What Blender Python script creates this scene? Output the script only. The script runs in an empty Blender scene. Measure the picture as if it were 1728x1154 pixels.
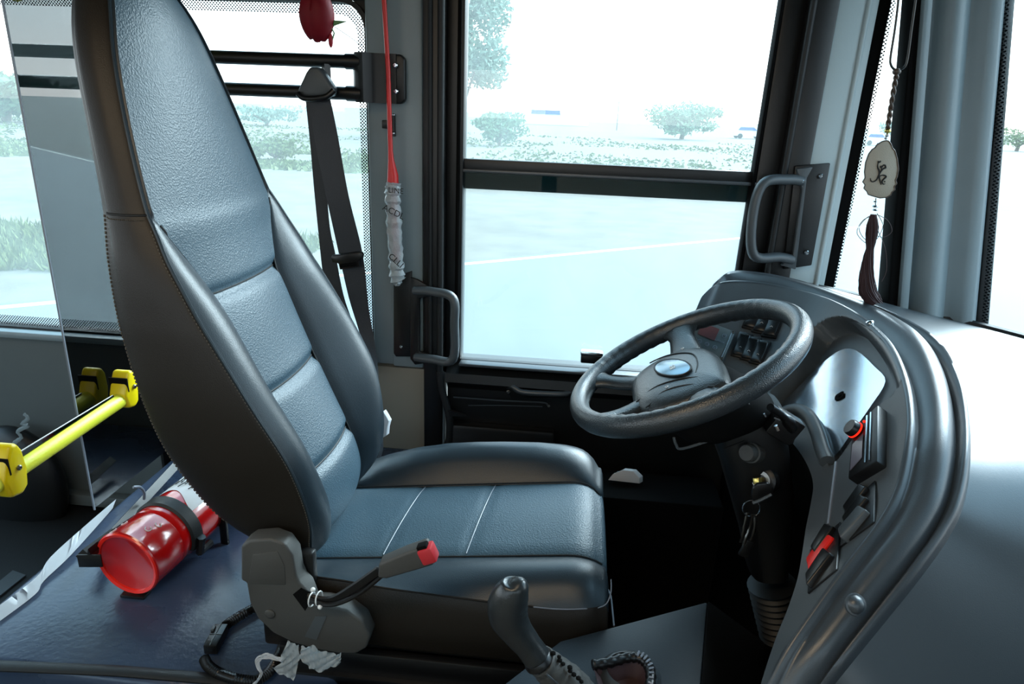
import bpy, bmesh, math, random
from mathutils import Vector as V, Matrix
from mathutils.bvhtree import BVHTree
random.seed(7)
sc = bpy.context.scene
col = sc.collection
# ---------------------------------------------------------------- camera model (1728 x 1154)
W, H = 1728, 1154
F = 1152.0; YAW = math.radians(5.0); PITCH = math.radians(18.6); ROLL = math.radians(2.3); CZ = 1.35
fw = V((-math.sin(YAW)*math.cos(PITCH), math.cos(YAW)*math.cos(PITCH), -math.sin(PITCH)))
_r = V((math.cos(YAW), math.sin(YAW), 0)); _u = _r.cross(fw)
rt = math.cos(ROLL)*_r + math.sin(ROLL)*_u; up = -math.sin(ROLL)*_r + math.cos(ROLL)*_u
EYE = V((0, 0, CZ))
def ray(x, y): return fw + rt*((x-W/2)/F) - up*((y-H/2)/F)
def P(x, y, X=None, Y=None, Z=None, D=None):
    d = ray(x, y)
    t = X/d.x if X is not None else Y/d.y if Y is not None else (Z-CZ)/d.z if Z is not None else D
    return EYE + d*t
cd = bpy.data.cameras.new('camera'); cam = bpy.data.objects.new('camera', cd); col.objects.link(cam)
cd.sensor_width = 36; cd.lens = F/W*36; cd.clip_start = .02; cd.clip_end = 2000
m = Matrix((rt, up, -fw)).transposed().to_4x4(); m.translation = EYE; cam.matrix_world = m
sc.camera = cam
# ---------------------------------------------------------------- materials
def lin(c): return tuple(((v/255)/12.92 if v/255 < .04045 else ((v/255+.055)/1.055)**2.4) for v in c)+(1,)
def mat(name, rgb, rough=.5, metal=0, bump=0, bscale=300, spec=.5, coat=0, var=0, vscale=20, kind='noise', trans=0, alpha=1, emit=None, estr=0, coatr=.1):
    m = bpy.data.materials.new(name); m.use_nodes = True; nt = m.node_tree; b = nt.nodes['Principled BSDF']
    c = lin(rgb)
    b.inputs['Base Color'].default_value = c; b.inputs['Roughness'].default_value = rough; b.inputs['Metallic'].default_value = metal
    b.inputs['Specular IOR Level'].default_value = spec; b.inputs['Coat Weight'].default_value = coat; b.inputs['Coat Roughness'].default_value = coatr
    b.inputs['Transmission Weight'].default_value = trans; b.inputs['Alpha'].default_value = alpha
    if emit: b.inputs['Emission Color'].default_value = lin(emit); b.inputs['Emission Strength'].default_value = estr
    tc = nt.nodes.new('ShaderNodeTexCoord')
    if bump:
        if kind == 'leather':
            n = nt.nodes.new('ShaderNodeTexVoronoi'); n.feature = 'SMOOTH_F1'; n.inputs['Scale'].default_value = bscale; o = n.outputs['Distance']
        elif kind == 'wave':
            n = nt.nodes.new('ShaderNodeTexWave'); n.inputs['Scale'].default_value = bscale; n.bands_direction = 'Z'; o = n.outputs['Fac']
        else:
            n = nt.nodes.new('ShaderNodeTexNoise'); n.inputs['Scale'].default_value = bscale; n.inputs['Detail'].default_value = 4; o = n.outputs['Fac']
        nt.links.new(tc.outputs['Object'], n.inputs['Vector'])
        bp = nt.nodes.new('ShaderNodeBump'); bp.inputs['Strength'].default_value = bump; bp.inputs['Distance'].default_value = .001
        nt.links.new(o, bp.inputs['Height']); nt.links.new(bp.outputs['Normal'], b.inputs['Normal'])
    # slow wear variation in colour and gloss
    if var:
        n = nt.nodes.new('ShaderNodeTexNoise'); n.inputs['Scale'].default_value = vscale; n.inputs['Detail'].default_value = 6
        nt.links.new(tc.outputs['Object'], n.inputs['Vector'])
        mx = nt.nodes.new('ShaderNodeMix'); mx.data_type = 'RGBA'
        nt.links.new(n.outputs['Fac'], mx.inputs['Factor'])
        mx.inputs['A'].default_value = tuple(v*(1-var) for v in c[:3])+(1,); mx.inputs['B'].default_value = tuple(min(1, v*(1+var)) for v in c[:3])+(1,)
        nt.links.new(mx.outputs['Result'], b.inputs['Base Color'])
        mr = nt.nodes.new('ShaderNodeMapRange'); mr.inputs['To Min'].default_value = max(.02, rough-.12*var*2); mr.inputs['To Max'].default_value = min(1, rough+.12*var*2)
        nt.links.new(n.outputs['Fac'], mr.inputs['Value']); nt.links.new(mr.outputs['Result'], b.inputs['Roughness'])
    return m
def glassmat(name, tint, refl=.08, veil=0.0, veilc=(230, 245, 245), rough=.0):
    m = bpy.data.materials.new(name); m.use_nodes = True; nt = m.node_tree; nt.nodes.clear()
    out = nt.nodes.new('ShaderNodeOutputMaterial'); t = nt.nodes.new('ShaderNodeBsdfTransparent'); t.inputs['Color'].default_value = tint+(1,)
    g = nt.nodes.new('ShaderNodeBsdfGlossy'); g.inputs['Roughness'].default_value = rough
    fr = nt.nodes.new('ShaderNodeLayerWeight'); fr.inputs['Blend'].default_value = .5
    pw = nt.nodes.new('ShaderNodeMath'); pw.operation = 'POWER'; pw.inputs[1].default_value = 4; nt.links.new(fr.outputs['Facing'], pw.inputs[0])
    mu = nt.nodes.new('ShaderNodeMath'); mu.operation = 'MULTIPLY_ADD'; mu.inputs[1].default_value = .8; mu.inputs[2].default_value = refl; mu.use_clamp = True
    nt.links.new(pw.outputs[0], mu.inputs[0])
    mx = nt.nodes.new('ShaderNodeMixShader'); nt.links.new(mu.outputs[0], mx.inputs[0])
    base = t.outputs[0]
    if veil:
        tr = nt.nodes.new('ShaderNodeBsdfTranslucent'); tr.inputs['Color'].default_value = lin(veilc)
        mv = nt.nodes.new('ShaderNodeMixShader'); mv.inputs[0].default_value = veil
        nt.links.new(t.outputs[0], mv.inputs[1]); nt.links.new(tr.outputs[0], mv.inputs[2]); base = mv.outputs[0]
        tc = nt.nodes.new('ShaderNodeTexCoord'); n = nt.nodes.new('ShaderNodeTexNoise'); n.inputs['Scale'].default_value = 9; n.inputs['Detail'].default_value = 8
        nt.links.new(tc.outputs['Object'], n.inputs['Vector']); mr = nt.nodes.new('ShaderNodeMapRange')
        mr.inputs['From Min'].default_value = .3; mr.inputs['From Max'].default_value = .7
        mr.inputs['To Min'].default_value = veil*.8; mr.inputs['To Max'].default_value = veil*1.2
        nt.links.new(n.outputs['Fac'], mr.inputs['Value']); nt.links.new(mr.outputs[0], mv.inputs[0])
    nt.links.new(base, mx.inputs[1]); nt.links.new(g.outputs[0], mx.inputs[2]); nt.links.new(mx.outputs[0], out.inputs[0])
    return m
def fritmat(name, pitch=.0058, thr=.36):
    m = bpy.data.materials.new(name); m.use_nodes = True; nt = m.node_tree; nt.nodes.clear()
    out = nt.nodes.new('ShaderNodeOutputMaterial'); t = nt.nodes.new('ShaderNodeBsdfTransparent'); d = nt.nodes.new('ShaderNodeBsdfDiffuse')
    d.inputs['Color'].default_value = (.008, .01, .012, 1)
    tc = nt.nodes.new('ShaderNodeTexCoord'); sp = nt.nodes.new('ShaderNodeSeparateXYZ'); cb_ = nt.nodes.new('ShaderNodeCombineXYZ')
    nt.links.new(tc.outputs['Object'], sp.inputs[0]); nt.links.new(sp.outputs['X'], cb_.inputs['X']); nt.links.new(sp.outputs['Z'], cb_.inputs['Y'])
    mp = nt.nodes.new('ShaderNodeMapping'); mp.inputs['Rotation'].default_value = (0, 0, math.radians(45)); nt.links.new(cb_.outputs[0], mp.inputs['Vector'])
    v = nt.nodes.new('ShaderNodeTexVoronoi'); v.voronoi_dimensions = '2D'; v.inputs['Scale'].default_value = 1/pitch; v.inputs['Randomness'].default_value = 0
    nt.links.new(mp.outputs[0], v.inputs['Vector'])
    l = nt.nodes.new('ShaderNodeMath'); l.operation = 'LESS_THAN'; l.inputs[1].default_value = thr
    nt.links.new(v.outputs['Distance'], l.inputs[0]); mx = nt.nodes.new('ShaderNodeMixShader')
    nt.links.new(l.outputs[0], mx.inputs[0]); nt.links.new(t.outputs[0], mx.inputs[1]); nt.links.new(d.outputs[0], mx.inputs[2]); nt.links.new(mx.outputs[0], out.inputs[0])
    return m
M = {}
M['leather'] = mat('bolster_leather', (31, 43, 51), .37, bump=.25, bscale=900, kind='leather', var=.12, vscale=14)
M['insert'] = mat('insert_leather', (54, 77, 90), .45, bump=.6, bscale=380, kind='leather', var=.14, vscale=9)
M['side'] = mat('side_leather', (27, 23, 18), .46, spec=.35, bump=.25, bscale=800, kind='leather', var=.3, vscale=7)
M['seam'] = mat('seam_thread', (12, 14, 16), .6)
M['stitch'] = mat('stitch_thread', (78, 74, 66), .7)
M['pipe'] = mat('pale_piping', (120, 128, 140), .35)
M['dash'] = mat('dash_plastic', (54, 60, 65), .34, spec=.7, coat=.12, coatr=.35, bump=.25, bscale=700, var=.15, vscale=6)
M['console'] = mat('console_plastic', (38, 48, 56), .5, spec=.35, bump=.3, bscale=500, var=.15, vscale=12)
M['knobmat'] = mat('knob_black', (36, 40, 42), .28, bump=.2, bscale=500)
M['dash_skin'] = mat('dash_skin', (54, 62, 68), .36, spec=.8, coat=.35, coatr=.3, bump=.15, bscale=700)
M['panel'] = mat('panel_plastic', (70, 76, 80), .40, bump=.3, bscale=800)
M['black'] = mat('black_plastic', (14, 14, 15), .35, bump=.15, bscale=500)
M['matte'] = mat('matte_black', (9, 9, 9), .85, spec=.12)
M['rim'] = mat('steering_rim', (40, 46, 50), .30, spec=.7, bump=.5, bscale=650, kind='leather')
M['grey_cover'] = mat('grey_cover_plastic', (66, 66, 64), .55, bump=.4, bscale=900)
M['wall'] = mat('grey_wall_panel', (90, 97, 97), .45, bump=.2, bscale=300, var=.06)
M['pillar'] = mat('pillar_grey', (126, 140, 145), .40, bump=.25, bscale=260, var=.05)
M['pillar_lit'] = mat('pillar_lit_grey', (178, 194, 198), .4, bump=.2, bscale=260)  # pillar grey lightened, windshield light is put into the colour
M['beige'] = mat('beige_panel', (132, 126, 114), .5, bump=.2, bscale=400)
M['rubber'] = mat('rubber', (15, 18, 20), .55, bump=.2, bscale=300)
M['gasket'] = mat('yellowed_gasket', (112, 114, 98), .6)
M['doorblk'] = mat('door_black', (13, 14, 15), .4, bump=.2, bscale=600)
M['platform'] = mat('platform_cover', (52, 66, 88), .28, bump=.5, bscale=90, var=.25, vscale=8)
M['floor'] = mat('cab_floor', (12, 12, 13), .6, bump=.3, bscale=200)
M['aisle'] = mat('aisle_floor', (110, 98, 84), .6)
M['red'] = mat('red_gloss', (196, 14, 14), .2, coat=.7, var=.08)
M['redend_lit'] = mat('red_base_lit', (248, 42, 30), .3, coat=.4)  # red brightened to paint in light from the camera side
M['redpl'] = mat('red_plastic', (205, 18, 16), .35, emit=(200, 20, 15), estr=0)
M['switchred'] = mat('switch_red', (230, 24, 14), .35)
M['buttonred'] = mat('button_red', (188, 44, 52), .4)
M['led'] = mat('red_led', (120, 8, 4), .3, emit=(255, 40, 20), estr=1.6)
M['yellow'] = mat('yellow_grip', (222, 226, 60), .38, bump=.5, bscale=160)
M['yellow2'] = mat('yellow_clamp', (228, 205, 12), .3)
M['chrome'] = mat('chrome', (200, 205, 210), .18, metal=1)
M['steel'] = mat('worn_steel', (120, 120, 118), .35, metal=1, var=.2)
M['brass'] = mat('brass', (210, 190, 110), .3, metal=1)
M['glass'] = glassmat('window_glass', (.93, .95, .945), .03, .07)
M['clear'] = glassmat('windshield_glass', (.95, .97, .965), .03, .04)
M['tint'] = glassmat('tinted_partition_glass', (.11, .135, .14), .16, .0)
M['smoke'] = glassmat('smoked_strip', (.035, .075, .08), .03, .0)
M['frit'] = fritmat('frit_dots')
M['lens'] = mat('cluster_lens', (235, 242, 248), .12, metal=1)
M['paper'] = mat('paper', (225, 228, 232), .6)
M['film'] = mat('plastic_film', (205, 214, 218), .2, alpha=.5, bump=.6, bscale=80)
M['wrap'] = mat('bubble_wrap', (175, 184, 188), .2, alpha=.72, bump=1.0, bscale=260, kind='leather')
M['web'] = mat('belt_webbing', (40, 44, 50), .42, bump=.5, bscale=500)
M['tassel'] = mat('tassel_thread', (58, 38, 42), .7)
M['beads'] = mat('bead_brown', (70, 56, 46), .4)
M['pewter'] = mat('pewter_pendant', (158, 152, 138), .4, bump=.6, bscale=500)
M['ink'] = mat('black_ink', (10, 10, 12), .5)
M['whitepr'] = mat('white_print', (220, 222, 225), .5)
M['rose'] = mat('rose_petal', (150, 12, 34), .6, var=.2)
M['leaf'] = mat('leaf_green', (86, 130, 84), .6)
M['grass'] = mat('grass', (88, 100, 52), .8, var=.25, vscale=3)
M['foliage'] = mat('foliage', (92, 118, 84), .8, var=.25, vscale=2)
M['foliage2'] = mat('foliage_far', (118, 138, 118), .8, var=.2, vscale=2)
M['bark'] = mat('bark', (110, 98, 84), .9)
M['asphalt'] = mat('asphalt', (92, 97, 99), .8, var=.05, vscale=.6)
M['sand'] = mat('sand', (98, 92, 82), .9, var=.55, vscale=1.3)
M['paint'] = mat('road_paint', (190, 186, 172), .7)
M['white'] = mat('white_paint', (225, 228, 228), .4)
M['blue'] = mat('blue_paint', (60, 90, 150), .5)
M['badge'] = mat('badge_disc', (120, 150, 168), .22, metal=.55)
M['lcd'] = mat('grey_lcd', (96, 92, 104), .25)
M['ctrl'] = mat('controller_face', (84, 94, 96), .3)
M['dred'] = mat('dim_red_display', (96, 62, 64), .3)
# ---------------------------------------------------------------- mesh helpers
def fin(name, bm, material, parent=None, label=None, cat=None, group=None, kind=None, smooth=True, angle=38, normals=True):
    if normals: bmesh.ops.recalc_face_normals(bm, faces=bm.faces[:])
    me = bpy.data.meshes.new(name); bm.to_mesh(me); bm.free()
    me.materials.append(M[material] if isinstance(material, str) else material)
    if smooth:
        me.polygons.foreach_set('use_smooth', [True]*len(me.polygons)); me.set_sharp_from_angle(angle=math.radians(angle))
    o = bpy.data.objects.new(name, me); col.objects.link(o)
    if parent is not None:
        o.parent = parent; o.matrix_parent_inverse = parent_inv(parent)
    tag(o, label, cat, group, kind); return o
_w = {}
def parent_inv(p):
    t = V((0, 0, 0)); q = p
    while q is not None: t += q.location; q = q.parent
    return Matrix.Translation(-t) if p.type == 'EMPTY' else Matrix.Identity(4)
def tag(o, label=None, cat=None, group=None, kind=None):
    if label: o['label'] = label
    if cat: o['category'] = cat
    if group: o['group'] = group
    if kind: o['kind'] = kind
def thing(name, loc, label, cat, group=None):
    o = bpy.data.objects.new(name, None); col.objects.link(o); o.location = V(loc); o.empty_display_size = .05; tag(o, label, cat, group); return o
def B(): return bmesh.new()
def cr(pts, k=6, closed=False):
    pts = [V(p) for p in pts]; n = len(pts); out = []
    rng = range(n if closed else n-1)
    for i in rng:
        p0 = pts[(i-1) % n] if closed or i > 0 else pts[0]; p1 = pts[i]; p2 = pts[(i+1) % n]; p3 = pts[(i+2) % n] if closed or i+2 < n else pts[-1]
        for j in range(k):
            t = j/k; out.append(.5*((2*p1)+(p2-p0)*t+(2*p0-5*p1+4*p2-p3)*t*t+(3*p1-p0-3*p2+p3)*t**3))
    if not closed: out.append(pts[-1])
    return out
def loft(bm, rings, cap=True, closed=True, loop=False):
    vs = [[bm.verts.new(p) for p in r] for r in rings]
    n = len(vs[0]); R = len(vs)
    for i in range(R if loop else R-1):
        a, b = vs[i], vs[(i+1) % R]
        for j in range(n if closed else n-1):
            k = (j+1) % n
            try: bm.faces.new((a[j], a[k], b[k], b[j]))
            except ValueError: pass
    if cap and closed and not loop:
        bm.faces.new(vs[0][::-1]); bm.faces.new(vs[-1])
    return vs
def tube(bm, pts, r, n=10, closed=False, sq=None, upv=None):
    pts = [V(p) for p in pts]; N = len(pts); rings = []; prev = None
    for i, p in enumerate(pts):
        if closed: t = pts[(i+1) % N]-pts[(i-1) % N]
        else: t = pts[min(i+1, N-1)]-pts[max(i-1, 0)]
        if t.length < 1e-9: t = V((0, 0, 1))
        t.normalize()
        if upv is not None: a = V(upv)-t*V(upv).dot(t)
        elif prev is None:
            a = V((0, 0, 1)) if abs(t.z) < .9 else V((1, 0, 0)); a = a-t*a.dot(t)
        else: a = prev-t*prev.dot(t)
        if a.length < 1e-6: a = t.orthogonal()
        a.normalize(); prev = a; b = t.cross(a)
        rr = r[i] if isinstance(r, (list, tuple)) else r
        ra, rb = (rr, rr) if sq is None else (rr*sq[0], rr*sq[1])
        rings.append([p+a*ra*math.cos(2*math.pi*k/n)+b*rb*math.sin(2*math.pi*k/n) for k in range(n)])
    loft(bm, rings, loop=closed)
def bevel(bm, w, seg=2, ang=30, geom=None):
    es = [e for e in (geom or bm.edges) if len(e.link_faces) == 2 and e.calc_face_angle(0) > math.radians(ang)]
    if w and es: bmesh.ops.bevel(bm, geom=es, offset=w, segments=seg, profile=.5, affect='EDGES', clamp_overlap=True)
def box(bm, c, s, R=None, bev=0, seg=2):
    t = B(); bmesh.ops.create_cube(t, size=1)
    for v in t.verts: v.co = V((v.co.x*s[0], v.co.y*s[1], v.co.z*s[2]))
    if bev: bevel(t, bev, seg)
    mm = (R.to_4x4() if R else Matrix.Identity(4)); mm.translation = V(c); bmesh.ops.transform(t, matrix=mm, verts=t.verts)
    join(bm, t)
def box2(bm, a, b, bev=0, seg=2):
    a, b = V(a), V(b); box(bm, (a+b)/2, [abs(b[i]-a[i]) for i in range(3)], None, bev, seg)
def join(bm, t):
    me = bpy.data.meshes.new('tmp'); t.to_mesh(me); t.free(); bm.from_mesh(me); bpy.data.meshes.remove(me)
def prism(bm, outline, off, bev=0, seg=2):
    t = B(); a = [t.verts.new(p) for p in outline]; b = [t.verts.new(V(p)+V(off)) for p in outline]; n = len(a)
    t.faces.new(a); t.faces.new(b[::-1])
    for i in range(n): t.faces.new((a[i], b[i], b[(i+1) % n], a[(i+1) % n]))
    bmesh.ops.recalc_face_normals(t, faces=t.faces[:])
    if bev: bevel(t, bev, seg)
    join(bm, t)
def lathe(bm, o, axis, prof, n=28, cap=True):
    ax = V(axis).normalized(); a = ax.orthogonal().normalized(); b = ax.cross(a); o = V(o)
    loft(bm, [[o+ax*h+(a*math.cos(2*math.pi*k/n)+b*math.sin(2*math.pi*k/n))*max(r, 1e-5) for k in range(n)] for h, r in prof], cap=cap)
def grid(bm, f, nu, nv, flip=False):
    vs = [[bm.verts.new(f(i/nu, j/nv)) for i in range(nu+1)] for j in range(nv+1)]
    for j in range(nv):
        for i in range(nu):
            q = (vs[j][i], vs[j][i+1], vs[j+1][i+1], vs[j+1][i]); bm.faces.new(q[::-1] if flip else q)
    return vs
def ball(bm, c, r, s=(1, 1, 1), n=14):
    t = B(); bmesh.ops.create_uvsphere(t, u_segments=n, v_segments=max(6, n//2+1), radius=r)
    for v in t.verts: v.co = V((v.co.x*s[0], v.co.y*s[1], v.co.z*s[2]))+V(c)
    join(bm, t)
def tab(T, z):
    if z <= T[0][0]: return list(T[0][1:])
    for a, b in zip(T, T[1:]):
        if z <= b[0]:
            t = (z-a[0])/(b[0]-a[0]); return [a[i]+(b[i]-a[i])*t for i in range(1, len(a))]
    return list(T[-1][1:])
def smoothtab(T, n=60):
    k = len(T[0]); out = []
    for i in range(len(T)-1):
        p0 = T[max(i-1, 0)]; p1 = T[i]; p2 = T[i+1]; p3 = T[min(i+2, len(T)-1)]
        for j in range(8):
            t = j/8; out.append(tuple(.5*((2*p1[c])+(p2[c]-p0[c])*t+(2*p0[c]-5*p1[c]+4*p2[c]-p3[c])*t*t+(3*p1[c]-p0[c]-3*p2[c]+p3[c])*t**3) for c in range(k)))
    out.append(tuple(T[-1])); out.sort(key=lambda q: q[0]); return out
def seamtube(bm, pts, r=.002, k=6): tube(bm, cr(pts, k), r, 6)
def frame_from(z, x):   # rotation with columns x, y, z
    z = V(z).normalized(); x = V(x); x = (x-z*x.dot(z)).normalized(); y = z.cross(x)
    return Matrix((x, y, z)).transposed()
def S(name, bm, material, **k): return fin(name, bm, material, kind='structure', **k)
def screw(bm, p, n, r=.005):
    lathe(bm, p, n, [(0, r), (r*.5, r*.95), (r*.8, r*.6), (r*.8, r*.35), (r*.5, r*.3)], 12)
def text(body, size, material, loc, R, parent=None, ext=.0003, name='lettering', sx=1):
    c = bpy.data.curves.new(name, 'FONT'); c.body = body; c.size = size; c.extrude = ext; c.align_x = 'CENTER'; c.align_y = 'CENTER'
    c.materials.append(M[material]); o = bpy.data.objects.new(name, c); col.objects.link(o)
    mm = R.to_4x4(); mm = mm @ Matrix.Diagonal((sx, 1, 1, 1)); mm.translation = V(loc)
    me = bpy.data.meshes.new_from_object(o); bpy.data.objects.remove(o); me.transform(mm); me.name = name
    o = bpy.data.objects.new(name, me); col.objects.link(o)
    if parent: o.parent = parent; o.matrix_parent_inverse = parent_inv(parent)
    return o
WY = 1.8   # inside face of the driver-side wall
# ================================================================ OUTSIDE
GZ = -.9
bm = B(); box2(bm, (-400, -250, GZ-.3), (400, 900, GZ-.02)); S('ground', bm, 'sand', smooth=False)
ldir = V((5.25, 4.15, 0)).normalized(); lnor = V((ldir.y, -ldir.x, 0)); l0 = V((-1.763, 10.253, 0))
def lp(a, b, z): q = l0+ldir*a+lnor*b; return V((q.x, q.y, z))
bm = B(); prism(bm, [lp(-300, -.15, GZ-.02), lp(300, -.15, GZ-.02), lp(300, 60, GZ-.02), lp(-300, 60, GZ-.02)], (0, 0, .02)); S('road', bm, 'asphalt', smooth=False)
bm = B(); prism(bm, [lp(-200, -.02, GZ), lp(200, -.02, GZ), lp(200, .13, GZ), lp(-200, .13, GZ)], (0, 0, .004)); S('road_edge_line', bm, 'paint', smooth=False)
bm = B()
for i in range(30000):
    y = random.choice([random.uniform(24, 34), random.uniform(34, 75), random.uniform(24, 30)]); x = random.uniform(-.95, .3)*y
    if math.sin(x*.35+y*.2)+math.sin(x*.11-y*.3) < random.uniform(-.7, .9) or (abs(x+13.2) < 2.2 and abs(y-30) < 2.2): continue
    h = random.uniform(.04, .17); a = random.uniform(0, math.pi); w = random.uniform(.04, .2)
    c = V((x, y, GZ-.02)); d = V((math.cos(a), math.sin(a), 0))*w; l = V((random.uniform(-.1, .1), random.uniform(-.1, .1), h))
    q = [bm.verts.new(c-d), bm.verts.new(c+d), bm.verts.new(c+l)]; bm.faces.new(q)
for i in range(9000):
    x = random.uniform(-12, -4.2); y = random.uniform(8.2, 11)+abs(x+8)*.15
    if y < 10.25+(x+1.76)*.79+.5: y = 10.25+(x+1.76)*.79+.5+abs(random.gauss(0, 1.0))
    h = random.uniform(.06, .22); a = random.uniform(0, math.pi); w = random.uniform(.015, .05)
    c = V((x, y, GZ-.02)); d = V((math.cos(a), math.sin(a), 0))*w; l = V((random.uniform(-.1, .1), random.uniform(-.1, .1), h))
    q = [bm.verts.new(c-d), bm.verts.new(c+d), bm.verts.new(c+l)]; bm.faces.new(q)
fin('grass', bm, 'grass', label='patchy green and dry grass over the sandy verge outside the windows', cat='grass', kind='stuff', smooth=False, normals=False)
def bush(name, px, py, Yd, w, h, n, material, label, cat, group=None, leaf=.16, trunk=False, shape=1):
    c = P(px, py, Z=GZ-.02) if Yd is None else P(px, py, Y=Yd); c.z = GZ-.02
    t = thing(name, c, label, cat, group); bm = B()
    blobs = [(V((random.uniform(-.36, .36)*w, random.uniform(-.3, .3)*w, random.uniform(.25 if not trunk else .4, .78)*h)), random.uniform(.16, .30)) for _ in range(14)]
    for i in range(n):
        b, s = random.choice(blobs); d = V((random.gauss(0, 1), random.gauss(0, 1), random.gauss(0, 1))).normalized()*random.uniform(.5, 1)
        p = c+b+V((d.x*s*w, d.y*s*w, d.z*s*h*.8))
        if p.z < c.z+.02: p.z = c.z+random.uniform(.02, .3*h)
        u = V((random.gauss(0, 1), random.gauss(0, 1), random.gauss(0, 1))).normalized()*leaf; v = u.orthogonal().normalized()*leaf*.5
        bm.faces.new([bm.verts.new(p-u), bm.verts.new(p+v), bm.verts.new(p+u), bm.verts.new(p-v)])
    fin('foliage', bm, material, t, smooth=False, normals=False)
    bm = B(); tube(bm, [c, c+V((.02*w, 0, h*.3)), c+V((-.03*w, 0, h*.6))], [w*.03, w*.022, w*.01], 8)
    for k in range(5):
        a = k*1.3; tube(bm, [c+V((0, 0, h*.15)), c+V((math.cos(a)*w*.2, math.sin(a)*w*.2, h*.5))], [w*.016, w*.006], 6)
    fin('trunk', bm, 'bark', t); return t
bush('acacia_tree', 1150, 235, None, 9.5, 4.9, 2600, 'foliage', 'spreading green acacia seen through the door window, right half', 'tree', leaf=.26)
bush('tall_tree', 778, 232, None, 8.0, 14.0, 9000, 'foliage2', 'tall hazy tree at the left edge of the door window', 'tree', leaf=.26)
bush('shrub', 842, 246, None, 4.0, 2.4, 1300, 'foliage', 'round green shrub at the foot of the tall hazy tree', 'shrub', leaf=.16)
bush('shrub', 465, 272, None, 2.3, .95, 900, 'grass', 'low bright green shrub on sand behind the seat belt', 'shrub', leaf=.09)
bush('shrub', 12, 205, None, 12, 4.0, 1800, 'foliage', 'dark green tree clump at the far left of the picture', 'shrub', leaf=.4)
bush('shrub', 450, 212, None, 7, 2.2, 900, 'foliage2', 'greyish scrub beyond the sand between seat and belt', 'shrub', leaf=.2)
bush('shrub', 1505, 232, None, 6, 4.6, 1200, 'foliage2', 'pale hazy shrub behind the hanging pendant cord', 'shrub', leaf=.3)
bush('shrub', 1715, 255, None, 8, 3.4, 1200, 'grass', 'green shrub seen through the windshield at the right edge', 'shrub', leaf=.2)
def car(px, py, label, ang, s=1.0):
    c = P(px, py, Z=GZ); t = thing('car', c, label, 'car'); R = Matrix.Rotation(ang, 3, 'Z')
    prof = [(-2.2, .35), (-2.25, .9), (-2.1, 1.05), (-1.7, 1.6), (-1.2, 1.72), (.5, 1.7), (1.2, 1.1), (2.1, .95), (2.25, .6), (2.2, .35)]
    bm = B(); rings = []
    for yy, sc_ in ((-.88, .97), (-.8, 1), (.8, 1), (.88, .97)):
        rings.append([c+R@V((x*s, yy*s*(1 if z < 1.1 else .88), z*sc_*s)) for x, z in prof])
    loft(bm, rings); fin('body', bm, 'white', t)
    for sg in (-1, 1):
        bm = B(); prism(bm, [c+R@V((x*s, (sg*.86)*s, z*s)) for x, z in [(-1.75, 1.1), (-1.45, 1.5), (.35, 1.5), (.85, 1.1)]], R@V((0, sg*.03, 0))); fin('window', bm, 'blue', t, smooth=False)
    for wx in (-1.4, 1.4):
        for wy in (-.85, .85):
            bm = B(); lathe(bm, c+R@V((wx*s, wy*s-.1, .33*s)), R@V((0, 1, 0)), [(0, .33*s), (.2, .33*s)], 16); fin('wheel', bm, 'rubber', t)
car(1262, 234, 'white car parked beyond the right end of the door window', .1, 1.0)
car(1475, 245, 'white car seen through the narrow window behind the pendant', .25, .9)
c = P(920, 208, Y=150); c.z = GZ
t = thing('building', c, 'long low white building with blue sign on the horizon', 'building'); bm = B(); box2(bm, c+V((-9, 0, 0)), c+V((9, 8, 2.4))); fin('wall', bm, 'white', t, smooth=False)
bm = B(); box2(bm, c+V((-3, -.2, 2.1)), c+V((3, 0, 2.9))); fin('sign', bm, 'blue', t, smooth=False)
c = P(1041, 214, Y=120); c.z = GZ; bm = B(); tube(bm, [c, c+V((0, 0, 4.5))], .09, 8); box(bm, c+V((0, 0, 4.5)), (1, .1, .1))
fin('street_pole', bm, 'steel', label='thin pole on the horizon left of the acacia', cat='pole')
# ================================================================ BUS SHELL
def wallbox(name, x0, x1, z0, z1, material, y0=WY, y1=WY+.05, bev=0, parent=None, kind='structure', **k):
    bm = B(); box2(bm, (x0, y0, z0), (x1, y1, z1), bev); return fin(name, bm, material, parent, kind=kind if parent is None else None, **k)
XL = -3.4
wallbox('wall_left', XL, -.545, -.4, .672, 'wall')
wallbox('trim_1', XL, -.56, .655, .678, 'pillar', WY-.03, WY+.05, .008)          # window sill ledge
wallbox('wall_left_upper', XL, -.30, 1.60, 2.2, 'wall')
wallbox('trim_2', XL, -.545, .10, .14, 'wall', WY-.035, WY, .006)
# rear left window
def frame_ring(bm, x0, x1, z0, z1, t, y0, y1, r=.05, n=6):
    def rr(x0, x1, z0, z1, r):
        o = []
        for cx, cz, a0 in ((x1-r, z1-r, 0), (x0+r, z1-r, 90), (x0+r, z0+r, 180), (x1-r, z0+r, 270)):
            for k in range(n+1): a = math.radians(a0+90*k/n); o.append((cx+r*math.cos(a), cz+r*math.sin(a)))
        return o
    a = rr(x0, x1, z0, z1, r); b = rr(x0+t, x1-t, z0+t, z1-t, max(r-t, .004))
    L = [[V((p[0], y, p[1])) for p in q] for q, y in ((a, y0), (a, y1), (b, y1), (b, y0))]
    loft(bm, L, cap=False, loop=True)
w2 = thing('window_1', (-2, WY, 1.1), None, None); w2['kind'] = 'structure'
bm = B(); box2(bm, (XL, WY+.03, .60), (-.50, WY+.035, 1.70)); fin('window_pane', bm, 'glass', w2, smooth=False)
bm = B(); frame_ring(bm, XL, -.543, .672, 1.602, .012, WY+.0, WY+.045, .075); fin('window_gasket', bm, 'rubber', w2)
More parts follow.
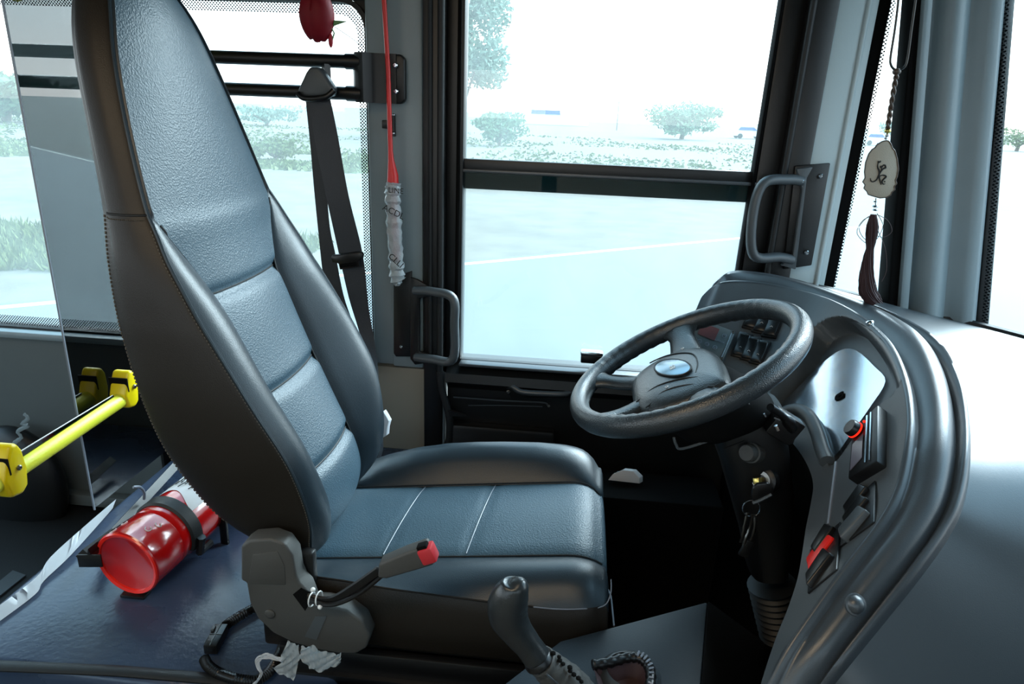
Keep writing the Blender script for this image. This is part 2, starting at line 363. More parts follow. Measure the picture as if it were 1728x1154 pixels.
bm = B(); frame_ring(bm, XL, -.555, .684, 1.59, .026, WY+.024, WY+.0245, .07); fin('dotted_border', bm, 'frit', w2)
# corner filler of black ceramic
bm = B(); o = []
for k in range(9): a = math.radians(90*k/8); o.append(V((-.543-.075+.075*math.cos(a), WY+.02, 1.602-.075+.075*math.sin(a))))
prism(bm, [V((-.54, WY+.02, 1.61))]+[V((-.54, WY+.02, 1.527))]+o[1:-1]+[V((-.618, WY+.02, 1.61))], (0, .012, 0)); fin('corner_ceramic', bm, 'rubber', w2)
# pillar behind the driver's door
bm = B(); box2(bm, (-.545, WY-.03, .66), (-.395, WY+.05, 2.2), .008); S('trim_3', bm, 'pillar')
bm = B(); box2(bm, (-.487, WY-.042, .66), (-.40, WY-.02, 2.2), .006); S('trim_4', bm, 'pillar')
bm = B(); box2(bm, (-.545, WY-.03, -.3), (-.345, WY+.05, .655), .012); S('trim_5', bm, 'beige')
# black door frame, rubber lips
bm = B(); box2(bm, (-.398, WY-.05, .0), (-.345, WY+.05, 2.2), .006); S('trim_6', bm, 'doorblk')
door = thing('door_1', (.05, WY, 0), None, None); door['kind'] = 'structure'
bm = B(); box2(bm, (-.346, WY-.015, .64), (-.30, WY+.04, 2.2), .005); fin('door_stile', bm, 'doorblk', door)
bm = B(); tube(bm, [V((-.352, WY-.05, 2.2)), V((-.352, WY-.05, .68)), V((-.352, WY-.05, .66))], .009, 10)
tube(bm, cr([V((-.352, WY-.05, .66)), V((-.345, WY-.05, .60)), V((-.325, WY-.05, .53)), V((-.322, WY-.05, .46)), V((-.33, WY-.05, .38)), V((-.33, WY-.05, 0))], 6), .011, 10)
fin('door_seal', bm, 'rubber', door)
bm = B(); tube(bm, [V((-.378, WY-.052, 2.2)), V((-.378, WY-.052, .68))], .006, 8); fin('door_seal', bm, 'rubber', door)
bm = B(); box2(bm, (-.318, WY-.02, .68), (-.308, WY+.02, 2.2), .003); fin('window_channel', bm, 'matte', door)
# lower door skin
bm = B()
sec = [(-.01, .685), (-.012, .675), (-.05, .655), (-.055, .63), (-.03, .615), (-.02, .60), (-.02, -.32), (.04, -.32), (.04, .685)]
loft(bm, [[V((x, WY+a, z)) for a, z in sec] for x in (-.335, .46)]); fin('door_panel', bm, 'doorblk', door, angle=25)
bm = B(); box2(bm, (-.30, WY-.045, .675), (.45, WY+.01, .684), .003); fin('door_ledge', bm, 'dash', door)
# map pocket
bm = B(); box2(bm, (-.33, WY-.055, .10), (-.02, WY-.015, .50), .012); fin('door_pocket', bm, 'doorblk', door)
bm = B(); tube(bm, cr([P(765, 670, Y=1.745), P(850, 676, Y=1.745), P(915, 679, Y=1.745), P(924, 684, Y=1.745)], 4), .0022, 6)
tube(bm, cr([P(790, 684, Y=1.743), P(850, 684, Y=1.743), P(915, 686, Y=1.743)], 4), .0015, 6); fin('pocket_rim', bm, 'dash', door)
bm = B(); prism(bm, [P(752, 690, Y=1.74), P(786, 702, Y=1.74), P(752, 703, Y=1.74)], (0, .01, 0)); fin('pocket_gusset', bm, 'doorblk', door, smooth=False)
bm = B(); screw(bm, P(926, 685, Y=1.75), (0, -1, 0), .004); fin('screw', bm, 'steel', door)
# glass of the door window
gl = thing('window_2', (.05, WY, 1.2), None, None); gl['kind'] = 'structure'
bm = B(); box2(bm, (-.315, WY+.004, .68), (.445, WY+.009, 1.205)); fin('lower_pane', bm, 'clear', gl, smooth=False)
bm = B(); box2(bm, (-.315, WY+.018, 1.17), (.445, WY+.023, 2.2)); fin('upper_pane', bm, 'glass', gl, smooth=False)
bm = B(); box2(bm, (-.31, WY-.004, 1.2), (.44, WY+.016, 1.232), .003); fin('window_bar', bm, 'doorblk', gl)
bm = B(); box2(bm, (-.31, WY-.012, 1.198), (.44, WY-.002, 1.207), .002); fin('window_bar_lip', bm, 'dash', gl)
bm = B(); box2(bm, (-.31, WY+.010, 1.155), (.44, WY+.016, 1.2)); fin('tinted_strip', bm, 'smoke', gl)
# latch on the sliding pane
c0 = P(998, 602, Y=WY-.02); lt = thing('window_latch', c0, 'small black and chrome pull latch at bottom edge of the door window', 'latch')
bm = B(); box(bm, c0+V((0, .0, -.004)), (.058, .022, .026), None, .004); fin('latch_body', bm, 'black', lt)
bm = B(); box(bm, c0+V((0, -.004, .013)), (.062, .028, .012), None, .004); fin('latch_cap', bm, 'chrome', lt)
# front of the door: slanted uprights
def slant(name, xb0, xb1, xt0, xt1, zb, zt, y0, y1, material, parent=None, bev=.006):
    bm = B(); prism(bm, [V((xb0, y0, zb)), V((xb1, y0, zb)), V((xt1, y0, zt)), V((xt0, y0, zt))], (0, y1-y0, 0), bev)
    return fin(name, bm, material, parent, kind=None if parent else 'structure')
slant('door_stile', .424, .474, .445, .50, .0, 2.2, WY-.012, WY+.04, 'doorblk', door)
slant('window_channel', .418, .426, .439, .447, .68, 2.2, WY-.02, WY+.02, 'matte', door)
slant('trim_7', .475, .535, .495, .56, -.2, 2.2, WY-.045, WY+.05, 'doorblk')
bm = B(); tube(bm, [V((.478, WY-.047, 0)), V((.502, WY-.047, 2.2))], .008, 10); fin('door_seal', bm, 'rubber', door)
slant('trim_8', .535, .632, .542, .645, -.2, 2.2, WY-.035, WY+.05, 'pillar_lit')
bm = B(); tube(bm, [V((.612, WY-.036, 0)), V((.622, WY-.036, 2.2))], .006, 10); S('trim_9', bm, 'pillar_lit')
slant('trim_10', .628, .662, .645, .682, -.2, 2.2, WY-.012, WY+.05, 'matte')
wallbox('wall_left_front', .632, .99, -.3, .93, 'pillar', WY, WY+.05)
bm = B(); box2(bm, (.465, WY-.055, -.3), (1.2, WY-.0, .86)); S('wall_footwell', bm, 'matte', smooth=False)
bm = B(); box2(bm, (.02, 1.55, -.26), (.42, 1.70, P(1050, 817, Y=1.62).z-.001), .01); S('trim_18', bm, 'matte')
# quarter light
q = thing('window_3', (.7, WY, 1.2), None, None); q['kind'] = 'structure'
bm = B(); prism(bm, [V((.64, WY+.02, .85)), V((.90, WY+.02, .85)), V((.80, WY+.02, 2.2)), V((.655, WY+.02, 2.2))], (0, .005, 0)); fin('window_pane', bm, 'glass', q, smooth=False)
bm = B(); prism(bm, [V((.655, WY+.012, .85)), V((.680, WY+.012, .85)), V((.704, WY+.012, 2.2)), V((.680, WY+.012, 2.2))], (0, .001, 0)); fin('dotted_border', bm, 'frit', q, smooth=False)
# A pillar
Ya = 1.74
def ap(px, py, Y=Ya): return P(px, py, Y=Y)
def strip(name, tl, tr, bl, br, Y, material, depth=.05, parent=None, bev=.006):
    a, b, c, d = ap(*tl, Y), ap(*tr, Y), ap(*br, Y), ap(*bl, Y)
    # extend beyond the frame both ways
    def ext(p, q, k): return p+(p-q)*k
    tl2, bl2 = ext(a, d, .8), ext(d, a, .5); tr2, br2 = ext(b, c, .8), ext(c, b, .5)
    bm = B(); prism(bm, [bl2, br2, tr2, tl2], (0, depth, 0), bev); return fin(name, bm, material, parent, kind=None if parent else 'structure')
strip('trim_11', (1543, 0), (1562, 0), (1497, 525), (1520, 525), Ya-.02, 'matte', .07)
strip('trim_12', (1560, 0), (1576, 0), (1518, 525), (1534, 525), Ya-.035, 'pillar', .05, bev=.006)
# rolled body of the pillar with a soft crease
bm = B(); rings = []
prof = [(0, .0), (.06, -.03), (.16, -.045), (.30, -.045), (.42, -.030), (.50, -.018), (.58, -.022), (.68, -.038), (.84, -.042), (.94, -.03), (1, 0), (1, .05), (0, .05)]
for (xa, ya), (xb, yb) in (((1609, -400), (1722, -400)), ((1575, 0), (1690, 0)), ((1530, 540), (1640, 560)), ((1517, 700), (1624, 740))):
    a, b = ap(xa, ya, Ya), ap(xb, yb, Ya-.02); rings.append([a.lerp(b, s)+V((0, d, 0)) for s, d in prof])
loft(bm, rings); S('trim_13', bm, 'pillar', angle=60)
strip('trim_14', (1686, 0), (1700, 0), (1634, 565), (1648, 572), Ya-.035, 'gasket', .05)
strip('trim_15', (1699, 0), (1714, 0), (1646, 570), (1667, 580), Ya-.045, 'rubber', .06)
# windshield: starts at the pillar and curves round to the entrance side
WP = [V((.99, 1.71, 0)), V((1.16, 1.50, 0)), V((1.26, 1.1, 0)), V((1.30, .5, 0)), V((1.30, -.2, 0)), V((1.2, -.95, 0))]
wpath = cr(WP, 8)
ws = thing('window_4', (1.2, .5, .9), None, None); ws['kind'] = 'structure'
bm = B(); loft(bm, [[p+V((-.10*z2, 0, z)) for z, z2 in ((.55, -.1), (.9, 0), (1.3, .7), (1.7, 1.5), (2.1, 2.4))] for p in wpath], closed=False, cap=False)
fin('window_pane', bm, 'clear', ws, normals=False)
bm = B(); base = wpath[1]-wpath[0]; base.normalize()
loft(bm, [[wpath[0]+base*s+V((-.10*z2-.004, -.004, z)) for z, z2 in ((.9, 0), (1.3, .7), (1.7, 1.5), (2.1, 2.4))] for s in (.0, .028)], closed=False, cap=False)
fin('dotted_border', bm, 'frit', ws, smooth=False, normals=False)
# roof, floors, entrance-side wall (all outside the frame, they shade the cab)
bm = B(); box2(bm, (XL, -1.0, 2.02), (1.12, WY+.05, 2.1)); S('ceiling', bm, 'wall', smooth=False)
bm = B(); box2(bm, (XL, .86, -.32), (1.3, WY+.05, -.25)); S('floor', bm, 'floor', smooth=False)
bm = B(); box2(bm, (XL, .25, -.3), (-1.10, WY-.001, .09)); S('floor_rear', bm, 'floor', smooth=False)
bm = B(); box2(bm, (XL, -1.0, -.45), (1.2, .86, -.35)); S('floor_aisle', bm, 'aisle', smooth=False)
bm = B(); box2(bm, (XL, -1.05, -.4), (-.2, -1.0, .65)); box2(bm, (XL, -1.05, 1.6), (1.1, -1.0, 2.1)); box2(bm, (-.25, -1.05, -.4), (-.15, -1.0, 2.1)); box2(bm, (.95, -1.05, -.4), (1.1, -1.0, 2.1)); box2(bm, (-.2, -1.05, -.4), (1.0, -1.0, 1.25)); box2(bm, (XL, -1.05, .6), (-.2, -1.0, 1.15)); S('wall_right', bm, 'beige', smooth=False)
bm = B(); box2(bm, (XL-.05, -1.0, -.4), (XL, WY, .8)); S('wall_back', bm, 'wall', smooth=False)
bm = B(); box2(bm, (1.22, -1.0, -.9), (1.28, WY, .80)); S('wall_front', bm, 'matte', smooth=False)
bm = B(); box2(bm, (1.31, -1.0, .55), (1.34, .50, 2.1), .01); box2(bm, (1.12, -1.0, 2.02), (1.34, .50, 2.1)); S('added_front_panel', bm, 'doorblk', smooth=False)  # unseen dark panel added to darken the reflections on the dash
# ================================================================ PARTITION + YELLOW RAIL
XP = -1.09
pt = thing('partition_screen', (XP, 1.5, .4), 'dark tinted glass screen behind the driver seat beside the rear window', 'partition')
bm = B(); box2(bm, (XP-.0015, 1.305, .425), (XP+.0015, WY, 2.0)); fin('glass_pane', bm, 'tint', pt, smooth=False)
bm = B(); box2(bm, (XP-.0018, 1.302, .42), (XP+.0018, 1.305, 2.0)); fin('pane_edge', bm, 'pipe', pt, smooth=False)
bm = B(); box2(bm, (XP-.02, 1.60, .3), (XP-.012, WY-.001, .66)); fin('lower_board', bm, 'doorblk', pt, smooth=False)
xr = -1.05
ra, rb = P(2, 809, X=xr), P(205, 673, X=xr)
hr = thing('handrail', ra, 'yellow ribbed grab rail with clamp ends left of the driver seat', 'handrail')
bm = B(); d = (rb-ra).normalized(); tube(bm, [ra-d*.35, rb], .018, 24); fin('rail', bm, 'yellow', hr)
def clamp(px, py, w=1.0):
    c = P(px, py, X=xr)
    R = frame_from((1, 0, 0), d)
    out = [(-.018, -.034), (.006, -.040), (.020, -.030), (.026, .0), (.024, .035), (.016, .052), (.002, .054), (-.012, .03), (-.026, .0)]
    bm = B(); prism(bm, [c+R@V((x*w, y*w, -.022)) for x, y in out], R@V((0, 0, .044)), .008, 3)
    o = fin('clamp', bm, 'yellow2', hr)
    bm = B(); screw(bm, c+R@V((.008, .012, .0225)), R@V((0, 0, 1)), .0055); fin('screw', bm, 'steel', o)
    bm = B(); box(bm, c+R@V((-.012, .024, .0)), (.003, .034, .0455), R); fin('slot', bm, 'matte', o)
clamp(209, 661, 1.0); clamp(10, 800, 1.15)
bm = B(); tube(bm, [P(190, 667, X=xr), P(22, 769, X=xr)], .0013, 6); fin('glass_edge', bm, 'white', hr)
bm = B(); e0, e1 = P(190, 667, X=xr), P(22, 769, X=xr); prism(bm, [e0, e1, e1-V((0, 0, .04)), e0-V((0, 0, .04))], (.003, 0, 0)); fin('glass_strip', bm, 'smoke', hr, smooth=False)
# second yellow rail above
a = P(131, -8, X=-1.02); b = P(182, -32, X=-1.02)
bm = B(); tube(bm, [a+(a-b)*.0, b+(b-a)*3], .016, 14); fin('grab_pole', bm, 'yellow', label='yellow grab pole end peeking over the top of the headrest', cat='pole')
# dark dome set against the wall
c = P(25, 735, Y=1.74); bn = thing('dark_dome', c, 'dark dome with torn grey film behind the yellow rail', 'dark_dome')
bm = B(); ball(bm, c+V((0, -.02, -.155)), .13, (1.2, .45, 1.52), 28); fin('cover', bm, 'doorblk', bn)
bm = B()
fp = [(40, 698), (47, 706), (37, 716), (48, 718), (30, 728), (36, 738), (24, 748), (30, 756)]
tube(bm, cr([P(x, y, Y=1.652) for x, y in fp], 5), [.004+.003*abs(math.sin(i*1.7)) for i in range(len(fp)*5-4)], 7, sq=(1, .3)); fin('torn_film', bm, 'pillar', bn)
# ================================================================ PLATFORM behind/below seat
Zp = .40
pl = [P(-120, 1085, Z=Zp), P(0, 1000, Z=Zp), P(60, 953, Z=Zp), P(190, 850, Z=Zp), P(285, 790, Z=Zp)]
bm = B(); box2(bm, (-1.085, .86, -.3), (-.36, 1.78, Zp), .02, 3); S('trim_16', bm, 'platform')
bm = B(); box2(bm, (-.36, .84, -.3), (.03, 1.40, Zp-.01), .008); S('trim_17', bm, 'matte')
bm = B(); tube(bm, [P(-40, 1122, Z=Zp-.0), P(200, 1132, Z=Zp-.0), P(440, 1152, Z=Zp-.0)], .012, 10, sq=(.35, 1)); fin('edge_strip', bm, 'rubber', label='black rubber edging along the front of the platform', cat='edging')
bm = B(); box2(bm, (-.42, .825, .36), (.06, .875, .415), .006); fin('side_sill', bm, 'panel', label='dusty grey metal sill under the near side of the seat', cat='sill')
# black angle bar along the left edge with white tie
ab = thing('angle_bar', P(240, 850, Z=Zp), 'black steel angle bar running along the platform edge by the extinguisher', 'bar')
a0, a1 = P(135, 935, Z=Zp+.03), P(296, 788, Z=Zp+.10)
a0 = P(190, 900, X=-1.0); a1 = P(296, 786, X=-1.0)
bm = B(); tube(bm, [P(140, 938, Z=Zp+.05), a0, a1], .014, 4, upv=(0, 0, 1)); fin('bar', bm, 'black', ab, angle=20)
tie = P(238, 830, X=-.99)
bm = B(); tube(bm, cr([P(225, 822, X=-.985), P(236, 822, X=-.98), P(243, 830, X=-.98), P(243, 842, X=-.985)], 5), .0035, 7); fin('cable_tie', bm, 'pipe', ab)
# paper sheet on the platform edge
bm = B()
L1 = [P(x, y, Z=Zp+.004) for x, y in [(-20, 1035), (60, 975), (85, 940), (140, 890), (196, 842)]]
L2 = [P(x, y, Z=Zp+z) for x, y, z in [(-20, 1062, .004), (58, 1004, .005), (74, 980, .006), (122, 934, .010), (190, 858, .014)]]
loft(bm, [cr(L1, 5), cr(L2, 5)], closed=False); bmesh.ops.solidify(bm, geom=bm.faces[:], thickness=.0012)
fin('paper_sheet', bm, 'paper', label='curled white paper sheet on the left edge of the platform', cat='paper')
# ================================================================ FIRE EXTINGUISHER
A0 = P(216, 950, Z=.475); A1 = P(352, 838, Z=.482); ax = (A1-A0).normalized(); rE = .068
fe = thing('fire_extinguisher', A0+ax*.1-V((0, 0, rE)), 'red fire extinguisher cylinder lying on the platform behind the seat', 'fire extinguisher')
bm = B(); lathe(bm, A0, ax, [(.0, rE-.004), (-.004, rE), (.0, rE+.003), (.006, rE+.001), (.03, rE), (.075, rE), (.078, rE-.002), (.082, rE), (.09, rE), (.20, rE), (.34, rE), (.38, rE*.85), (.41, rE*.5), (.42, .02)], 48)
fin('cylinder', bm, 'red', fe, angle=50)
bm = B(); prof = [(-.003, rE+.002), (-.006, rE+.0), (-.004, rE-.006), (.026, rE-.009), (.034, rE-.012)]
prof += [(.034-.024*math.sin(t*math.pi/2), (rE-.012)*math.cos(t*math.pi/2)) for t in (.2, .4, .6, .8, .95, 1)]
lathe(bm, A0, ax, prof, 48, cap=False); fin('base_cap', bm, 'redend_lit', fe, angle=60)
# white label wrapped on the far half
bm = B(); a = ax.orthogonal().normalized(); zt = V((0, 0, 1)); zt = (zt-ax*zt.dot(ax)).normalized(); sd = ax.cross(zt)
def cyl(h, th, r): return A0+ax*h+(zt*math.cos(th)+sd*math.sin(th))*r
grid(bm, lambda u, v: cyl(.145+.17*v-.015*math.cos(u*6.28), -1.25+2.1*u, rE+.0012+.004*math.sin(u*9)*v), 30, 8); fin('paper_label', bm, 'paper', fe, normals=False)
bm = B()
for k in range(7):
    th = -.5+k*.12; tube(bm, [cyl(.17+.012*(k % 3), th, rE+.004), cyl(.185+.01*((k+1) % 3), th+.07, rE+.004), cyl(.2, th+.03, rE+.004)], .0012, 5)
fin('handwriting', bm, 'ink', fe)
# painted white marks on the cylinder
for h, th, s in ((.018, -.62, .014), (.040, -.50, .012), (.035, .42, .012), (.055, .52, .010)):
    bm = B(); tube(bm, cr([cyl(h+s*math.cos(t)*.5, th+math.sin(t)*.09, rE+.0008) for t in (0, 1.2, 2.4, 3.6, 4.8)], 4), .0011, 5); fin('white_mark', bm, 'whitepr', fe)
# strap + bracket
br = thing('extinguisher_bracket', A0-V((0, 0, rE)), 'black rubber strap and steel cradle around the red extinguisher', 'bracket')
bm = B(); ring = [[cyl(h, th, r) for h, r in ((.098, rE+.001), (.102, rE+.006), (.128, rE+.006), (.132, rE+.001))] for th in [-1.9+3.9*i/40 for i in range(41)]]
loft(bm, ring); fin('strap', bm, 'rubber', br)
bm = B()
pA = P(140, 945, Z=.47); Rr = frame_from((ax.x, ax.y, 0), sd)
box(bm, P(152, 946, Y=A0.y-.02), (.045, .004, .028), Matrix.Rotation(.15, 3, 'Z'), .001)
fin('end_stop', bm, 'doorblk', br)
bm = B(); tube(bm, [P(150, 936, Y=A0.y-.02), P(192, 902, Y=A0.y+.05), P(240, 870, Y=A0.y+.13)], .013, 4, upv=(0, 0, 1), sq=(1, .3)); fin('cradle_arm', bm, 'black', br, angle=20)
bm = B(); tube(bm, [cyl(.115, 1.6, rE+.012), cyl(.115, 2.1, rE+.014), cyl(.16, 2.3, rE+.012)], .009, 8); box(bm, cyl(.2, 2.1, rE+.010), (.018, .20, .008), Rr, .001); fin('buckle_clip', bm, 'black', br)
bm = B(); box(bm, cyl(.0, 3.05, rE+.003), (.05, .03, .006), None, .001); fin('foot', bm, 'black', br)
# ================================================================ DRIVER SEAT
YC = 1.16
st = thing('driver_seat', (-.3, YC, .39), 'black leather high-back driver seat in the middle of the cab', 'seat')
T = smoothtab([  # z, xe, w, xi, wi, xr, bulge
    (.585, -.440, .150, -.432, .085, -.500, .000), (.60, -.425, .185, -.425, .095, -.520, .012), (.64, -.414, .202, -.425, .104, -.552, .022), (.70, -.410, .215, -.4385, .100, -.600, .026),
    (.80, -.430, .232, -.4826, .104, -.645, .030), (.90, -.479, .239, -.529, .114, -.672, .030), (1.0, -.534, .235, -.568, .117, -.692, .026),
    (1.04, -.557, .231, -.585, .121, -.699, .023), (1.08, -.578, .226, -.598, .138, -.704, .016), (1.12, -.600, .219, -.610, .160, -.709, .009), (1.16, -.619, .208, -.621, .184, -.714, .003), (1.195, -.636, .199, -.634, .192, -.719, .0),
    (1.30, -.664, .176, -.662, .171, -.740, .0), (1.40, -.688, .148, -.686, .143, -.765, .0), (1.47, -.704, .118, -.702, .113, -.780, .0), (1.52, -.722, .085, -.720, .081, -.785, .0), (1.548, -.740, .05, -.738, .047, -.775, 0), (1.556, -.752, .02, -.752, .018, -.765, 0)])
Z0, Z1 = .585, 1.556
def brow(z): return tab(T, z)
def zat(v): return Z0+(Z1-Z0)*v
def fcent(u, v):   # centre strip, y from -wi to wi
    z = zat(v); xe, w, xi, wi, xr, bl = brow(z); y = (u*2-1)*wi; k = max(0, min(1, (z-1.02)/.34)); k = k*k*(3-2*k)
    x = xi + (.010+k*.014*min(1, w/.15))*(1-(y/max(wi, 1e-4))**2)
    # quilting dips at the cross seams
    for zs, bow in ((1.045, .02), (.865, 0), (.715, 0)):
        dz = (z-(zs-bow*(1-(y/wi)**2)*0+.0)); x -= .009*math.exp(-(dz/.010)**2)
    return V((x, YC+y, z))
def fbol(sgn):
    def f(u, v):
        z = zat(v); xe, w, xi, wi, xr, bl = brow(z)
        s = u; y = wi+(w-wi)*s; x = xi+(xe-xi)*(s*s*(3-2*s)); x += bl*math.sin(math.pi*min(1, s*1.02))**.8 if bl > 0 else 0
        x += .006*math.sin(math.pi*s)*(1 if bl <= 0.0005 else 0)
        x -= .004*math.exp(-(s/.06)**2)*(1 if z < 1.15 else 0)
        return V((x, YC+sgn*y, z))
    return f
def fshell(u, v):   # from near front edge round the rear to far front edge
    z = zat(v); xe, w, xi, wi, xr, bl = brow(z)
    c = .030 if w > .06 else w*.4
    L = [(xe, -w), (xe-.008, -w-.005), ((xe*2+xr)/3, -w-.010), ((xe+2*xr)/3, -w-.006), (xr+.02, -w+.004), (xr+.004, -w+.016), (xr-.004, -w+.035 if w > .06 else -w*.6), (xr-.018, -w*.5), (xr-.024, 0)]
    L = L+[(x, -y) for x, y in L[-2::-1]]
    t = u*(len(L)-1); i = min(int(t), len(L)-2); t -= i; p0 = L[max(i-1, 0)]; p1 = L[i]; p2 = L[i+1]; p3 = L[min(i+2, len(L)-1)]
    q = [.5*((2*p1[k])+(p2[k]-p0[k])*t+(2*p0[k]-5*p1[k]+4*p2[k]-p3[k])*t*t+(3*p1[k]-p0[k]-3*p2[k]+p3[k])*t**3) for k in (0, 1)]
    zz = z
    if v < .06: zz = z+.035*(1-v/.06)*max(0, min(1, (xe-q[0])/.13))
    return V((q[0], YC+q[1], zz))
back = None
bm = B(); vs = grid(bm, fshell, 64, 90); bm.faces.new(vs[0][::-1]); back = fin('backrest', bm, 'side', st, angle=60, label='black leather side and rear shell of the backrest')
bm = B(); grid(bm, fcent, 28, 170); fin('backrest_insert', bm, 'insert', back, angle=60, label='grained grey leather centre of the backrest')
for s, nm in ((-1, 'near'), (1, 'far')):
    bm = B(); grid(bm, fbol(s), 18, 110); fin('side_bolster', bm, 'leather' , back, angle=60)
# piping and seams
bm = B()
for s in (-1, 1):
    tube(bm, [fbol(s)(1, v/60)+V((.001, 0, 0)) for v in range(2, 60)], .0028, 6)
fin('piping', bm, 'leather', back)
bm = B()
for s in (-1, 1):
    tube(bm, [fbol(s)(0, v/100)+V((.0008, 0, 0)) for v in range(2, 101) if zat(v/100) < 1.17], .0022, 6)
zc = lambda z: (z-Z0)/(Z1-Z0)
for zs in (1.045, .865, .715): tube(bm, [fcent(u/20, zc(zs))+V((.0006, 0, 0)) for u in range(21)], .0018, 6)
tube(bm, [fshell(u/64, zc(1.185))+V((0, -.0008, 0)) for u in range(0, 17)], .0018, 6)
fin('seam', bm, 'seam', back)
bm = B(); line = [fshell(4.7/16*1.0, zc(z))+V((0, -.001, 0)) for z in [.66+.006*i for i in range(88)]]
for i in range(0, len(line)-1): 
    a, b = line[i], line[i+1]; tube(bm, [a.lerp(b, .15), a.lerp(b, .75)], .0011, 5)
line = [fshell(.6/16, zc(.62+.005*i)) for i in range(110)]
for i in range(len(line)-1):
    a, b = line[i], line[i+1]; tube(bm, [a.lerp(b, .2)+V((0, -.001, 0)), a.lerp(b, .7)+V((0, -.001, 0))], .0008, 5)
line = [fshell((.8+3.6*i/34)/16, zc(1.178))+V((0, -.001, 0)) for i in range(34)]
for i in range(len(line)-1):
    a, b = line[i], line[i+1]; tube(bm, [a.lerp(b, .2), a.lerp(b, .7)], .0009, 5)
fin('stitching', bm, 'stitch', back)
# ---- cushion
XC0, XC1 = -.50, .098
def cz(x): return .548+.062*max(0, min(1, (x+.47)/.50))
HF = [(0, .05), (.06, .22), (.13, .50), (.25, .82), (.38, .98), (.5, 1.0), (.62, .97), (.75, .88), (.85, .72), (.92, .50), (.97, .28), (1.0, .10)]
ZE = [(-.50, .575), (-.35, .580), (-.20, .577), (-.08, .572), (.02, .573), (.06, .580), (.10, .590)]
def csec(x):   # (y,z) list from near bottom over the top to far bottom
    k = max(0, min(1, (x+.52)/.30)); k = k*k*(3-2*k)
    fr = max(0, (x-.03)/(XC1-.03)); drop = .034*fr**3; z = cz(x)-drop
    n = 1-.13*fr**3.5; tt = max(0, min(1, (x+.47)/.56))
    yn = .925+.02*(1-k); yf = 1.41-.02*(1-k); ze = tab(ZE, x)[0]-drop*.6
    hn = .010*k+.003; hf = .058*tab(HF, tt)[0]+.002
    pts = [(yn+.014, .452), (yn+.001, .47), (yn-.004, .52), (yn-.003, ze-.02), (yn+.001, ze-.004), (yn+.006, ze+.006), (yn+.022, ze+(z+hn-ze)*.62), (yn+.05, z+hn*.9), (yn+.08, z+hn*.7), (1.028, z+.001), (1.034, z-.003), (1.04, z+.001)][0:12]
    pts += [(1.04+(1.285-1.04)*i/8, z+.001+.007*math.sin(math.pi*i/8)) for i in range(1, 8)]
    pts += [(1.291, z-.003), (1.297, z+.004), (1.32, z+hf*.62), (1.35, z+hf*.95), (1.375, z+hf), (1.398, z+hf*.8), (yf, z+hf*.3), (yf+.006, z-.03), (yf, .47), (yf-.01, .452)]
    return [(YC+(y-YC)*n, zz) for y, zz in pts]
def cpt(x, i): y, z = csec(x)[i]; return V((x, y, z))
xs = [XC0+(XC1-XC0-.012)*i/46 for i in range(47)]
nsec = len(csec(0))
def cring(x, a, b): return [V((x, y, z)) for y, z in csec(x)[a:b]]
fr_x = [(XC1-.012, 1), (XC1-.004, .0), (XC1, -.014), (XC1+.001, -.05)]
def strip_bm(a, b):
    bm = B(); rings = []
    for x in xs:
        r = cring(x, a, b)
        for v in r:
            for xsn in (-.148+.0, -.302):
                if a >= 9 and b <= 22: v.z -= .004*math.exp(-((x-xsn-(v.y-1.16)*.09)/.006)**2)
        rings.append(r)
    last = rings[-1]
    for dx, f in ((.006, .12), (.010, .32), (.012, .6), (.010, 1.0)):
        rings.append([V((v.x+dx-.0*f, v.y, v.z+(.455-v.z)*f*f)) for v in last])
    loft(bm, rings, closed=False, cap=False); return bm
cu = fin('seat_cushion', strip_bm(0, 6), 'side', st, angle=60, label='black leather side wall of the cushion')
fin('cushion_bolster', strip_bm(5, 11), 'leather', cu, angle=60)
fin('cushion_insert', strip_bm(10, 20), 'insert', cu, angle=60, label='grained grey-blue leather centre of the cushion')
fin('cushion_bolster', strip_bm(19, nsec), 'leather', cu, angle=60)
bm = B()
tube(bm, [cpt(x, 10)+V((0, 0, .0035)) for x in xs], .0016, 6); tube(bm, [cpt(x, 19)+V((0, 0, .0035)) for x in xs], .0016, 6); fin('seam', bm, 'seam', cu)
for xsn in (-.148, -.302):
    bm = B(); tube(bm, [V((xsn+(csec(xsn)[i][0]-1.16)*.09, csec(xsn)[i][0], csec(xsn)[i][1]+.0002)) for i in range(11, 20)], .0011, 6)
    fin('cross_seam', bm, 'pipe', cu)
bm = B(); tube(bm, [cpt(x, 5)+V((0, -.001, 0)) for x in xs[4:38]], .0018, 6); fin('piping', bm, 'black', cu)
bm = B(); tube(bm, cr([cpt(x, 5)+V((0, -.0015, 0)) for x in xs[37::3]]+[cpt(xs[-1], 6)+V((.012, 0, 0)), cpt(xs[-1], 7)+V((.013, 0, 0))], 4), .0011, 6); fin('piping', bm, 'pipe', cu, label='pale piping at the front corner')
bm = B(); tube(bm, cr([P(1022, 988, X=.108), P(1030, 1004, X=.108), P(1033, 1025, X=.109), P(1036, 1056, X=.109)], 6), .0016, 6); fin('trim_cord', bm, 'pipe', cu)
bm = B(); box2(bm, (-.45, .945, .39), (.085, 1.39, .47), .01); fin('seat_base', bm, 'matte', st)
for yy in (.93, 1.38):
    bm = B(); box2(bm, (-.47, yy-.018, .385), (.07, yy+.018, .405), .003); box2(bm, (-.47, yy-.008, .40), (.07, yy+.008, .45), .003); fin('slide_rail', bm, 'black', st)
